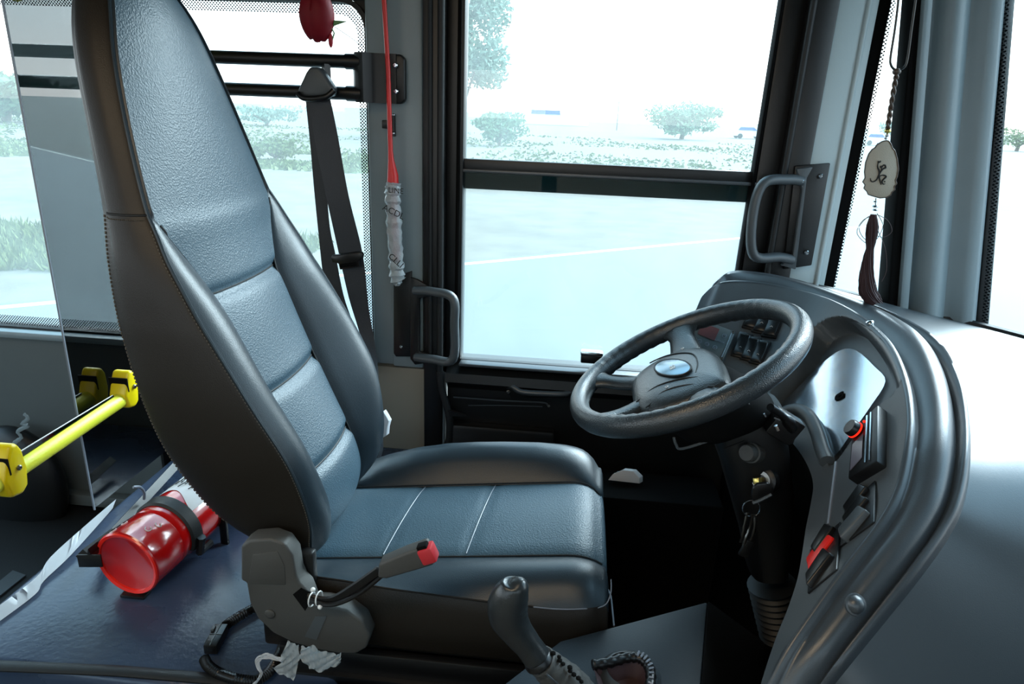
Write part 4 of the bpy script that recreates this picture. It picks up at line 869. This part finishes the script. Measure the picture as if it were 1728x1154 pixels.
# ---- controls: long axis given by two pixels, on the panel surface
def ctl(p0, p1, lift=.0):
    h0, h1 = hit(*p0), hit(*p1); a, b = h0[0], h1[0]; n = h0[1]+h1[1]; n.normalize()
    if n.dot(ray(*p0)) > 0: n = -n
    return a, b, n, frame_from(n, b-a)
def rocker(p0, p1, wr=.42, material='black', bezel=True, mark=True, h=.010, name='rocker_switch', label=None):
    a, b, n, R = ctl(p0, p1); L = (b-a).length; c = (a+b)/2; wd_ = L*wr
    bm = B(); box(bm, c+n*.002, (L*1.14, wd_*1.3, .007), R, .0012); sw = fin('switch_bezel', bm, 'black', dsh)
    bm = B(); rings = []
    for t_, hh in ((0, .3), (.02, .75), (.08, 1.0), (.3, .88), (.5, .78), (.7, .88), (.92, 1.0), (.98, .75), (1, .3)):
        x = (t_-.5)*L; rings.append([c+R@V((x, y*wd_/2, z)) for y, z in ((-1, 0), (-1, h*hh*.8), (-.8, h*hh), (.8, h*hh), (1, h*hh*.8), (1, 0))])
    loft(bm, rings); o = fin(name, bm, material, dsh, label=label); sw.parent = o; sw.matrix_parent_inverse = Matrix.Identity(4)
    if mark:
        bm = B(); cc = c+R@V((-L*.18, 0, h*.92)); tube(bm, [cc+R@V((0, -wd_*.12, 0)), cc+R@V((L*.05, 0, 0)), cc+R@V((0, wd_*.12, 0))], .0005, 4); fin('symbol', bm, 'whitepr', o)
    return o
for p0, p1 in (((1265, 554), (1281, 517)), ((1281, 561), (1297, 524)), ((1298, 568), (1313, 530)), ((1245, 601), (1259, 566)), ((1260, 607), (1274, 573)), ((1275, 613), (1290, 579))): rocker(p0, p1)
# temperature controller
tl, tr, brr, bl = [hit(*p)[0] for p in ((1180, 541), (1240, 564), (1219, 613), (1158, 587))]
h = hit(1205, 578); n = h[1] if h[1].dot(ray(1205, 578)) < 0 else -h[1]
bm = B(); prism(bm, [q+n*.012 for q in (tl, tr, brr, bl)], -n*.014, .002); tcn = fin('temperature_controller', bm, 'ctrl', dsh, label='climate controller with dim red display')
def bil(u, v): return tl.lerp(tr, u).lerp(bl.lerp(brr, u), v)+n*.0125
bm = B(); prism(bm, [bil(.13, .12), bil(.60, .12), bil(.60, .52), bil(.13, .52)], n*.001); fin('display', bm, 'dred', tcn, smooth=False)
R = frame_from(n, tr-tl)
for u_, v_ in ((.06, .72), (.26, .72), (.46, .72), (.68, .72), (.78, .26)):
    bm = B(); tube(bm, [bil(u_, v_)+R@V((.0042*math.cos(t), .0042*math.sin(t), .001)) for t in [i*math.pi/6 for i in range(12)]], .0007, 5, closed=True); ball(bm, bil(u_, v_), .0015); fin('button', bm, 'pipe', tcn)
text('SUTRAK', .0065, 'pipe', bil(.72, .48)+n*.0008, R, tcn)
bm = B(); tube(bm, [bil(.93, .02), bil(.93, .98)], .0018, 6); fin('side_bar', bm, 'chrome', tcn)
for v_ in (.05, .95): bm = B(); screw(bm, bil(.95, v_), n, .0035); fin('screw', bm, 'steel', tcn)
# trip display box on the right wing
a, b, n, R = ctl((1455, 790), (1487, 700)); L = (b-a).length*1.0; c = (a+b)/2
tp = [hit(*p)[0] for p in ((1432, 805), (1436, 745), (1478, 682), (1499, 705), (1495, 760), (1462, 812))]
nn = n
h0 = .018
q4 = [onplane(x, y, c+nn*h0, nn) for x, y in ((1430, 808), (1438, 724), (1481, 682), (1480, 778))]
bm = B(); prism(bm, q4, -nn*.05, .003); bx = fin('display_box', bm, 'black', dsh, label='black display box with red knob')
def q(u, v): return q4[0].lerp(q4[1], v).lerp(q4[3].lerp(q4[2], v), u)+nn*.0008
bm = B(); prism(bm, [q(.10, .12), q(.10, .62), q(.50, .66), q(.50, .22)], nn*.001); fin('screen', bm, 'lcd', bx, smooth=False)
bm = B(); tube(bm, [q(.62, .08), q(.62, .95)], .0022, 6); tube(bm, [q(.76, .08), q(.76, .95)], .0016, 6); fin('ridge', bm, 'chrome', bx)
bm = B(); lathe(bm, q(.20, .86), nn, [(0, .0135), (.010, .0135), (.014, .012), (.0145, 0)], 24); kb = fin('knob', bm, 'black', bx)
bm = B(); lathe(bm, q(.20, .86)+nn*.001, nn, [(0, .0142), (.0028, .0142)], 24); fin('lit_ring', bm, 'led', bx)
bm = B(); ball(bm, q(.5, .90), .0022); fin('lamp', bm, 'led', bx)
# thin raised strip left of the box
bm = B(); s0, s1 = hit(1411, 780), hit(1398, 885); tube(bm, [s0[0], s1[0]], .0028, 6); fin('trim_bead', bm, 'pipe', dsh)
# switch groups on the right wing
def wingswitch(quad, material, h=.012, label=None):
    q_ = [hit(*p)[0] for p in quad]; cen = sum(q_, V())/4; n = hit(sum(p[0] for p in quad)/4, sum(p[1] for p in quad)/4)[1]
    if n.dot(ray(*quad[0])) > 0: n = -n
    bm = B(); prism(bm, [p-n*.004 for p in q_], n*(h+.004), .003, 3); return fin('rocker_switch', bm, material, dsh, label=label)
for quad, mt in (([(1428, 858), (1479, 812), (1477, 882), (1420, 924)], 'black'), ([(1369, 930), (1420, 882), (1414, 962), (1365, 1003)], 'black')):
    q_ = [hit(*p)[0] for p in quad]; n = hit(sum(p[0] for p in quad)/4, sum(p[1] for p in quad)/4)[1]; n = -n if n.dot(ray(*quad[0])) > 0 else n
    bm = B(); prism(bm, [p-n*.002 for p in q_], n*.005, .001); fin('switch_frame', bm, mt, dsh)
wingswitch([(1431, 862), (1459, 822), (1472, 828), (1438, 874)], 'black')
wingswitch([(1430, 881), (1460, 841), (1473, 847), (1436, 893)], 'black')
wingswitch([(1425, 903), (1460, 862), (1474, 870), (1430, 918)], 'panel', .014)
wingswitch([(1377, 930), (1401, 890), (1416, 895), (1384, 940)], 'black')
wingswitch([(1368, 950), (1399, 904), (1414, 913), (1372, 968)], 'switchred', .010, 'bright red rocker switch')
wingswitch([(1369, 978), (1399, 932), (1413, 942), (1371, 996)], 'black')
bm = B(); pts = [hit(*p)[0]+Cn*.002 for p in [(1322, 700), (1336, 694), (1352, 694), (1368, 706), (1380, 730), (1388, 755), (1397, 780)] if hit(*p)[0] is not None]
tube(bm, cr(pts, 6), .0125, 14); fin('bead', bm, 'panel', dsh, label='rounded lip below the instrument cover')
# ================================================================ STEERING
Cw = V((.2057, 1.16, .9405)); aw = math.radians(27.9); e1 = V((math.cos(aw), 0, math.sin(aw))); e2 = V((0, 1, 0)); nw = V((-math.sin(aw), 0, math.cos(aw)))
def wpt(x, y, h=0): return Cw+e1*x+e2*y+nw*h
sw = thing('steering_wheel', Cw, 'large black four-spoke steering wheel with oval badge', 'steering wheel')
Rw = .2015; bm = B(); rings = []
for k in range(160):
    th = 2*math.pi*k/160; bump = .0008*math.cos(th*56)*(1 if (25 < math.degrees(th) < 145 or 215 < math.degrees(th) < 335) else 0)
    ring = []
    for j in range(18):
        a = 2*math.pi*j/18; rr = .0185+(bump if math.cos(a) < -.1 else 0); r = Rw+rr*math.cos(a)*.95
        ring.append(wpt(r*math.cos(th), r*math.sin(th), rr*math.sin(a)*1.08))
    rings.append(ring)
loft(bm, rings, loop=True); fin('rim', bm, 'rim', sw, angle=60)
def spoke(phi, r0, r1, w0, w1, w2):
    phi = math.radians(phi); dr = (math.cos(phi), math.sin(phi)); tn = (-dr[1], dr[0]); bm = B(); rings = []
    for i in range(13):
        t = i/12; r = r0+(r1-r0)*t; w = (w0*(1-t)+w1*t)+(w2*max(0, (t-.72)/.28)**2); hh = -.010*math.sin(math.pi*t)-.022*(1-t)
        rings.append([wpt(dr[0]*r+tn[0]*w*math.cos(a), dr[1]*r+tn[1]*w*math.cos(a), hh+.011*math.sin(a)) for a in [2*math.pi*j/14 for j in range(14)]])
    loft(bm, rings); return fin('spoke', bm, 'rim', sw, angle=60)
spoke(85, .06, .197, .036, .022, .034); spoke(150, .07, .197, .022, .015, .022); spoke(209, .07, .197, .022, .015, .022); spoke(275, .06, .197, .036, .022, .034)
# hub pad
hub = [(.056, -.10), (.062, -.04), (.060, .02), (.045, .075), (.01, .108), (-.035, .110), (-.078, .088), (-.103, .05), (-.108, -.01), (-.104, -.06), (-.085, -.096), (-.045, -.116), (.01, -.118), (.044, -.113)]
hc = cr([V((x, y, 0)) for x, y in hub], 5, True); cx_ = V((-.02, 0, 0)); bm = B(); rings = []
for s, h_ in ((.90, -.055), (.99, -.036), (1.0, -.026), (.98, -.019), (.92, -.013), (.78, -.007), (.5, -.003), (.25, -.001), (.06, -.0005)):
    rings.append([wpt(*(cx_.lerp(p, s)).to_2d(), h_) for p in hc])
vs = loft(bm, rings); hb = fin('hub_pad', bm, 'rim', sw, angle=50)
def hubh(x, y): r = math.hypot((x+.02)/.083, y/.112); return -.0004-.0125*min(1, r)**2.4+.0008
for L_ in ([(.012, -.052), (.022, -.01), (.018, .04), (-.02, .08), (-.06, .095)], [(-.100, -.055), (-.06, -.045), (-.01, -.058), (.045, -.085)], [(-.085, -.092), (-.05, -.072), (.0, -.085), (.03, -.112)]):
    bm = B(); tube(bm, [wpt(p.x, p.y, hubh(p.x, p.y)) for p in cr([V((x, y, 0)) for x, y in L_], 6)], .0013, 6); fin('pad_seam', bm, 'seam', hb)
bc = (-.022, .0); R = frame_from(nw, e1)
def oval(a_, b_, h_): k_ = a_/.0215; return [wpt(bc[0]+k_*(.029*math.cos(t)+.005*math.sin(t)), bc[1]+k_*(-.031*math.cos(t)+.0355*math.sin(t)), h_) for t in [i*math.pi/20 for i in range(40)]]
bm = B(); loft(bm, [oval(.0215, .041, -.006), oval(.0215, .041, .0012), oval(.0200, .039, .0022)]); bd = fin('badge', bm, 'badge', hb, label='silver oval badge')
bm = B(); tube(bm, oval(.0222, .0418, .0006), .0019, 6, closed=True); fin('badge_ring', bm, 'seam', bd)
Rb = frame_from(nw, -e2*1.0+e1*.0); text('SBI', .014, 'white', wpt(bc[0], bc[1]-.004, .0030), frame_from(nw, e2*-1), bd)
for x, y in ((.004, .122-.02), (-.045, -.062)):
    bm = B(); tube(bm, cr([wpt(x, y, hubh(x, y)), wpt(x+.004, y+.003, hubh(x, y)), wpt(x+.006, y-.001, hubh(x, y)), wpt(x+.001, y-.004, hubh(x, y))], 4), .0008, 5); fin('horn_symbol', bm, 'whitepr', hb)
# column
sc_ = thing('steering_column', P(1300, 1000, Y=1.2), 'black steering column shroud with stalk below the wheel', 'steering column')
bm = B(); rings = []
axd = -nw
for d_, rx, ry, ox in ((.03, .05, .055, 0), (.055, .075, .080, .0), (.09, .088, .086, .015), (.12, .085, .08, .03), (.135, .07, .07, .035)):
    c = Cw+axd*d_+e1*ox; rings.append([c+e1*(rx*math.copysign(abs(math.cos(a))**.7, math.cos(a)))+e2*(ry*math.copysign(abs(math.sin(a))**.7, math.sin(a))) for a in [2*math.pi*j/32 for j in range(32)]])
loft(bm, rings); fin('upper_shroud', bm, 'matte', sc_, angle=60)
bm = B(); tube(bm, cr([P(1137, 738, Y=1.09), P(1141, 750, Y=1.09), P(1152, 757, Y=1.09), P(1210, 738, Y=1.09), P(1262, 712, Y=1.09), P(1270, 697, Y=1.09), P(1262, 680, Y=1.09)], 6), .0025, 6); fin('shroud_edge', bm, 'panel', sc_)
# lower column body
secs = [((1205, 745), (1330, 700), 1.10), ((1225, 800), (1345, 790), 1.09), ((1245, 870), (1350, 860), 1.10), ((1262, 930), (1345, 930), 1.12), ((1272, 985), (1338, 985), 1.14)]
bm = B(); rings = []
for a, b, y in secs:
    p, r_ = P(*a, Y=y), P(*b, Y=y); m_ = (p+r_)/2; hw = (r_-p)/2; rings.append([m_+hw*math.copysign(abs(math.cos(t))**.6, math.cos(t))+V((0, .06, 0))*(1+math.copysign(abs(math.sin(t))**.6, math.sin(t))) for t in [2*math.pi*j/28 for j in range(28)]])
loft(bm, rings); lc = fin('column_cover', bm, 'doorblk', sc_, angle=60)
bm = B(); pts = []; rr = []
for i in range(33):
    t = i/32; pts.append(P(1302+12*t, 985+85*t, Y=1.18)); rr.append(.042-.008*t+.005*math.cos(i*math.pi/2))
tube(bm, pts, rr, 24); fin('bellows', bm, 'rubber', sc_, angle=70)
# knob button + ignition
Yc_ = 1.085
c = P(1264, 764, Y=Yc_); nv = (EYE-c).normalized()*.5+V((-.6, -.35, .1)); nv.normalize()
bm = B(); lathe(bm, c-nv*.025, nv, [(0, .018), (.02, .018), (.021, .0155), (.032, .0155), (.036, .013), (.0365, 0)], 28); fin('push_knob', bm, 'grey_cover', sc_, label='round grey push knob')
bm = B(); lathe(bm, P(1240, 768, Y=Yc_+.02)-nv*.02, nv, [(0, .015), (.02, .014), (.021, 0)], 20); tube(bm, [P(1222, 757, Y=Yc_), P(1256, 744, Y=Yc_)], .0018, 6); fin('knob_socket', bm, 'black', sc_)
ic = P(1283, 811, Y=Yc_)
bm = B(); lathe(bm, ic-nv*.02, nv, [(0, .026), (.012, .024), (.016, .0185)], 28); fin('ignition_housing', bm, 'doorblk', sc_)
bm = B(); lathe(bm, ic-nv*.004, nv, [(0, .0165), (.002, .0165), (.002, .010), (-.004, .010)], 28, cap=False); fin('ignition_ring', bm, 'steel', sc_, label='steel ring of the ignition lock')
ky = thing('key_bunch', P(1268, 850, Y=Yc_-.02), 'bunch of keys on a steel ring hanging from the ignition', 'keys')
bm = B(); box(bm, ic+nv*.006, (.011, .011, .022), frame_from(nv, V((1, 0, .15))), .001); fin('key_blade', bm, 'brass', ky)
Yk_ = Yc_-.03
bm = B(); prism(bm, [P(x, y, Y=Yk_) for x, y in [(1270, 825), (1278, 817), (1296, 815), (1306, 824), (1305, 836), (1290, 842), (1272, 848), (1268, 838)]], (0, .008, 0), .003); fin('key_head', bm, 'black', ky)
bm = B(); tube(bm, cr([P(1270, 849, Y=Yk_-.002), P(1285, 843, Y=Yk_-.002), P(1302, 834, Y=Yk_-.002)], 5), .0028, 8); fin('key_edge', bm, 'panel', ky)
rc = P(1268, 858, Y=Yk_); bm = B(); tube(bm, [rc+V((.0145*math.cos(t), .003*math.sin(t), .0145*math.sin(t))) for t in [i*math.pi/14 for i in range(28)]], .0011, 6, closed=True); fin('key_ring', bm, 'chrome', ky)
for L_ in ([(1262, 865), (1257, 885), (1253, 905), (1250, 915)], [(1270, 868), (1266, 890), (1259, 908), (1255, 920)], [(1274, 868), (1274, 890), (1266, 915)]):
    bm = B(); tube(bm, cr([P(x, y, Y=Yk_+random.uniform(-.006, .006)) for x, y in L_], 4), [.0035-.0012*abs(math.sin(i*1.3)) for i in range((len(L_)-1)*4+1)], 6, sq=(1, .35)); fin('key', bm, 'steel', ky)
bm = B(); box(bm, P(1260, 925, Y=Yk_), (.018, .008, .035), Matrix.Rotation(.3, 3, 'Y'), .003); fin('key_fob', bm, 'doorblk', ky)
# stalk switch cluster right of the wheel
bm = B(); tube(bm, cr([P(1300, 687, Y=1.04), P(1318, 700, Y=1.06), P(1335, 720, Y=1.08), P(1330, 742, Y=1.1)], 5), [.0065]*8+[.010]*8, 12); fin('stalk', bm, 'black', sc_)
bm = B(); box(bm, P(1322, 718, Y=1.09), (.05, .03, .045), Matrix.Rotation(.5, 3, 'Y'), .004); fin('stalk_socket', bm, 'black', sc_)
bm = B(); tube(bm, [P(1289, 698, Y=1.07), P(1292, 703, Y=1.07)], .0018, 6); tube(bm, [P(1306, 704, Y=1.06), P(1316, 708, Y=1.06)], .0025, 6); tube(bm, [P(1309, 718, Y=1.06), P(1313, 726, Y=1.06)], .0032, 8); fin('pin', bm, 'chrome', sc_)
# ================================================================ GEAR CONSOLE
Zc = .55
top = [P(x, y, Z=Zc) for x, y in ((830, 1168), (945, 1080), (1195, 1013), (1176, 1240), (1000, 1330))]
gc = thing('gear_console', (.1, .9, .2), 'low dark console box with slanted edge in front of the seat', 'console')
bm = B(); tp_ = [V((p.x, p.y, p.z)) for p in top]; prism(bm, tp_, (0, 0, -.55), .006, 2); fin('box', bm, 'console', gc, angle=30)
bm = B(); prism(bm, [P(1195, 1012, Z=Zc), P(1290, 1082, Z=Zc-.12), P(1290, 1240, Z=Zc-.12), P(1176, 1240, Z=Zc)], (0, 0, -.4), .004); fin('side_step', bm, 'doorblk', gc)
bt = P(1060, 1150, Z=Zc)
bm = B(); lathe(bm, bt-V((0, 0, .01)), (0, 0, 1), [(0, .050), (.02, .048), (.032, .040), (.034, .034), (.02, .030)], 36, cap=False); fin('boot_collar', bm, 'dash', gc)
gv = thing('gear_lever', P(980, 1165, Z=Zc), 'black gear lever knob on a taped grey stick', 'gear lever')
Yg = .72
kp = [((870, 978), .004), ((871, 985), .0155), ((864, 1000), .0215), ((857, 1020), .0250), ((859, 1042), .0245), ((873, 1066), .0200), ((892, 1090), .0175), ((905, 1108), .0180), ((911, 1117), .0170)]
pts = cr([P(*p, Y=Yg) for p, r_ in kp], 5); rr = [tab([(i, r_) for i, (p, r_) in enumerate(kp)], j/5)[0] for j in range(len(pts))]
bm = B(); tube(bm, pts, rr, 28, sq=(1.05, .95)); fin('knob', bm, 'knobmat', gv, angle=70)
bm = B(); tube(bm, cr([P(853, 1002, Y=Yg-.008), P(843, 1016, Y=Yg-.008), P(836, 1036, Y=Yg-.008)], 4), [.002, .004, .005, .006, .007, .006, .005, .003, .002], 8, sq=(1, .4)); fin('shift_inlay', bm, 'black', gv)
bm = B(); d_ = P(911, 1117, Y=Yg)-P(892, 1090, Y=Yg); lathe(bm, P(908, 1112, Y=Yg), d_, [(-.004, .0185), (0, .0205), (.004, .0205), (.007, .018)], 28); fin('collar', bm, 'black', gv)
bm = B(); sp = cr([P(912, 1114, Y=Yg), P(935, 1134, Y=Yg+.01), P(962, 1160, Y=Yg+.02), P(985, 1195, Y=Yg+.03), P(1000, 1240, Y=Yg+.04)], 6)
tube(bm, sp, [.019+.0012*i*.55+.0012*math.sin(i*2.1) for i in range(len(sp))], 20)
for v in bm.verts: v.co += V((random.uniform(-1, 1), 0, random.uniform(-1, 1)))*.0008
fin('taped_stick', bm, 'grey_cover', gv, angle=60, label='grey cloth-taped stick')
bm = B(); tube(bm, [p+V((.004, -.022, .004)) for p in sp[2:]], .0016, 6); fin('tape_edge', bm, 'panel', gv)
bm = B()
for k in range(9):
    p = P(935+k*6+random.uniform(-3, 3), 1102+k*6, Y=Yg); ball(bm, p, .0025+.0015*random.random(), (1, 1, .7), 6)
fin('tape_fray', bm, 'matte', gv)
# second stitched boot at the bottom
b2 = thing('lever_boot', P(1060, 1140, Z=Zc), 'wrinkled black leather boot collar on the console, bottom edge of the picture', 'boot')
bm = B(); pth = cr([P(x, y, Z=Zc+.03) for x, y in [(1000, 1122), (1030, 1117), (1060, 1109), (1083, 1112), (1096, 1128), (1098, 1150), (1090, 1180), (1060, 1200), (1020, 1190)]], 6)
tube(bm, pth, [.0075+.0012*math.sin(i*2.3) for i in range(len(pth))], 12); fin('rolled_edge', bm, 'black', b2, angle=80)
bm = B(); cc = sum(pth, V())/len(pth); loft(bm, [[p for p in pth], [cc.lerp(p, .6)-V((0, 0, .025)) for p in pth], [cc.lerp(p, .1)-V((0, 0, .03)) for p in pth]], closed=True, cap=False); fin('lining', bm, 'tassel', b2)
bm = B()
for i in range(16, 34, 2): tube(bm, [pth[i]+(pth[i]-cc)*.12+V((0, 0, .008)), pth[i]-(pth[i]-cc)*.12+V((0, 0, .008))], .0016, 5)
fin('stitching', bm, 'pipe', b2)
# ================================================================ CABLE, PLASTIC BAG, SCRAP
cb = thing('cable', P(400, 1100, Z=Zp), 'black corrugated cable with plug looping on the platform under the seat bracket', 'cable')
zc_ = Zp+.012
def corr(pts, r):
    bm = B(); pts = cr(pts, 14); tube(bm, pts, [r*(1+.13*math.cos(i*math.pi)) for i in range(len(pts))], 12); return bm
fin('conduit', corr([P(x, y, Z=zc_) for x, y in [(436, 1022), (410, 1036), (385, 1052), (378, 1058)]], .0085), 'black', cb, angle=80)
fin('conduit', corr([P(x, y, Z=zc_) for x, y in [(345, 1112), (352, 1124), (370, 1136), (400, 1146), (430, 1148), (452, 1136), (468, 1112), (478, 1086), (482, 1070)]], .0085), 'black', cb, angle=80)
bm = B(); a, b = P(376, 1060, Z=zc_), P(354, 1102, Z=zc_); R = frame_from((0, 0, 1), b-a); L = (b-a).length
box(bm, (a+b)/2+V((0, 0, .004)), (L*.9, .024, .020), R, .002); pg = fin('plug', bm, 'black', cb)
bm = B(); box(bm, (a+b)/2+V((0, 0, .0145)), (L*.9, .0012, .0012), R); box(bm, (a+b)/2+V((0, 0, .0145)), (.0012, .022, .0012), R); box(bm, (a+b)/2+R@V((-L*.2, -.009, .016)), (.012, .006, .004), R, .001); fin('plug_rib', bm, 'panel', pg)
def filmstrip(pairs, th=.0005, wr=.0022):
    A = cr([p for p, _ in pairs], 6); Bq = cr([q_ for _, q_ in pairs], 6); bm = B(); n_ = 8; rings = []
    for i, (a, b) in enumerate(zip(A, Bq)):
        rings.append([a.lerp(b, j/n_)+V((0, wr*math.sin(i*1.1+j*1.7), wr*math.cos(i*.8+j*2.1))) for j in range(n_+1)])
    loft(bm, rings, closed=False, cap=False); bmesh.ops.solidify(bm, geom=bm.faces[:], thickness=th); return bm
pb = thing('plastic_film', P(500, 1110, Y=.84), 'torn clear plastic film hanging under the grey seat bracket', 'plastic film')
def f_(x, y, Y=.835): return P(x, y, Y=Y)
fin('film_piece', filmstrip([(f_(486, 1082), f_(503, 1088)), (f_(474, 1105), f_(506, 1108)), (f_(474, 1118), f_(502, 1122)), (f_(462, 1130), f_(498, 1144)), (f_(484, 1140), f_(494, 1146))]), 'film', pb, angle=80, normals=False)
fin('film_piece', filmstrip([(f_(508, 1092), f_(505, 1112)), (f_(524, 1090), f_(518, 1122)), (f_(545, 1098), f_(530, 1132)), (f_(562, 1102), f_(556, 1128)), (f_(575, 1104), f_(575, 1118))]), 'film', pb, angle=80, normals=False)
fin('film_piece', filmstrip([(f_(480, 1112), f_(476, 1118)), (f_(455, 1103), f_(455, 1112)), (f_(436, 1106), f_(442, 1113)), (f_(430, 1120), f_(438, 1120)), (f_(438, 1138), f_(443, 1138)), (f_(424, 1156), f_(430, 1158))], wr=.001), 'paper', pb, angle=80, normals=False)
bm = B(); sp_ = [(1026, 810), (1034, 800), (1042, 797), (1050, 793), (1068, 795), (1079, 806), (1079, 816)]
prism(bm, [P(x, y, Y=1.62) for x, y in sp_], (.01, .012, 0), .001); fin('paper_scrap', bm, 'paper', label='small crumpled white paper scrap in the dark footwell', cat='paper')
bm = B(); prism(bm, [P(x, y, Z=.092) for x, y in [(-10, 990), (22, 964), (44, 972), (-10, 1015)]], (0, 0, .004)); fin('sheet', bm, 'panel', label='grey sheet corner at the left edge below the paper', cat='sheet')
# ================================================================ LIGHT
w = bpy.data.worlds.new('world'); sc.world = w; w.use_nodes = True; nt = w.node_tree; bg = nt.nodes['Background']
tc = nt.nodes.new('ShaderNodeTexCoord'); sx = nt.nodes.new('ShaderNodeSeparateXYZ'); nt.links.new(tc.outputs['Generated'], sx.inputs[0])
rp = nt.nodes.new('ShaderNodeValToRGB'); nt.links.new(sx.outputs['Z'], rp.inputs[0])
rp.color_ramp.elements[0].position = 0; rp.color_ramp.elements[0].color = (1.0, 1.0, 1.0, 1)
rp.color_ramp.elements[1].position = .6; rp.color_ramp.elements[1].color = (.40, .72, .98, 1)
e = rp.color_ramp.elements.new(.12); e.color = (.80, .93, 1.0, 1)
nt.links.new(rp.outputs[0], bg.inputs[0]); bg.inputs[1].default_value = 3.8
sl = bpy.data.lights.new('sun', 'SUN'); sl.energy = 13; sl.angle = math.radians(42); sl.color = (.76, .92, 1); so = bpy.data.objects.new('sun', sl); col.objects.link(so)
so.rotation_euler = V((.50, .66, .56)).to_track_quat('Z', 'Y').to_euler()
# warm fill light added overhead in the aisle, no lamp seen there
al = bpy.data.lights.new('added_warm_fill', 'AREA'); al.energy = 12; al.color = (1, .78, .52); al.shape = 'RECTANGLE'; al.size = 1.2; al.size_y = .25
ao = bpy.data.objects.new('added_warm_fill', al); col.objects.link(ao); ao.location = (-.6, .0, 1.99)
vs_ = sc.view_settings; vs_.view_transform = 'Standard'; vs_.look = 'None'; vs_.exposure = 0; vs_.gamma = 1; vs_.use_curve_mapping = False
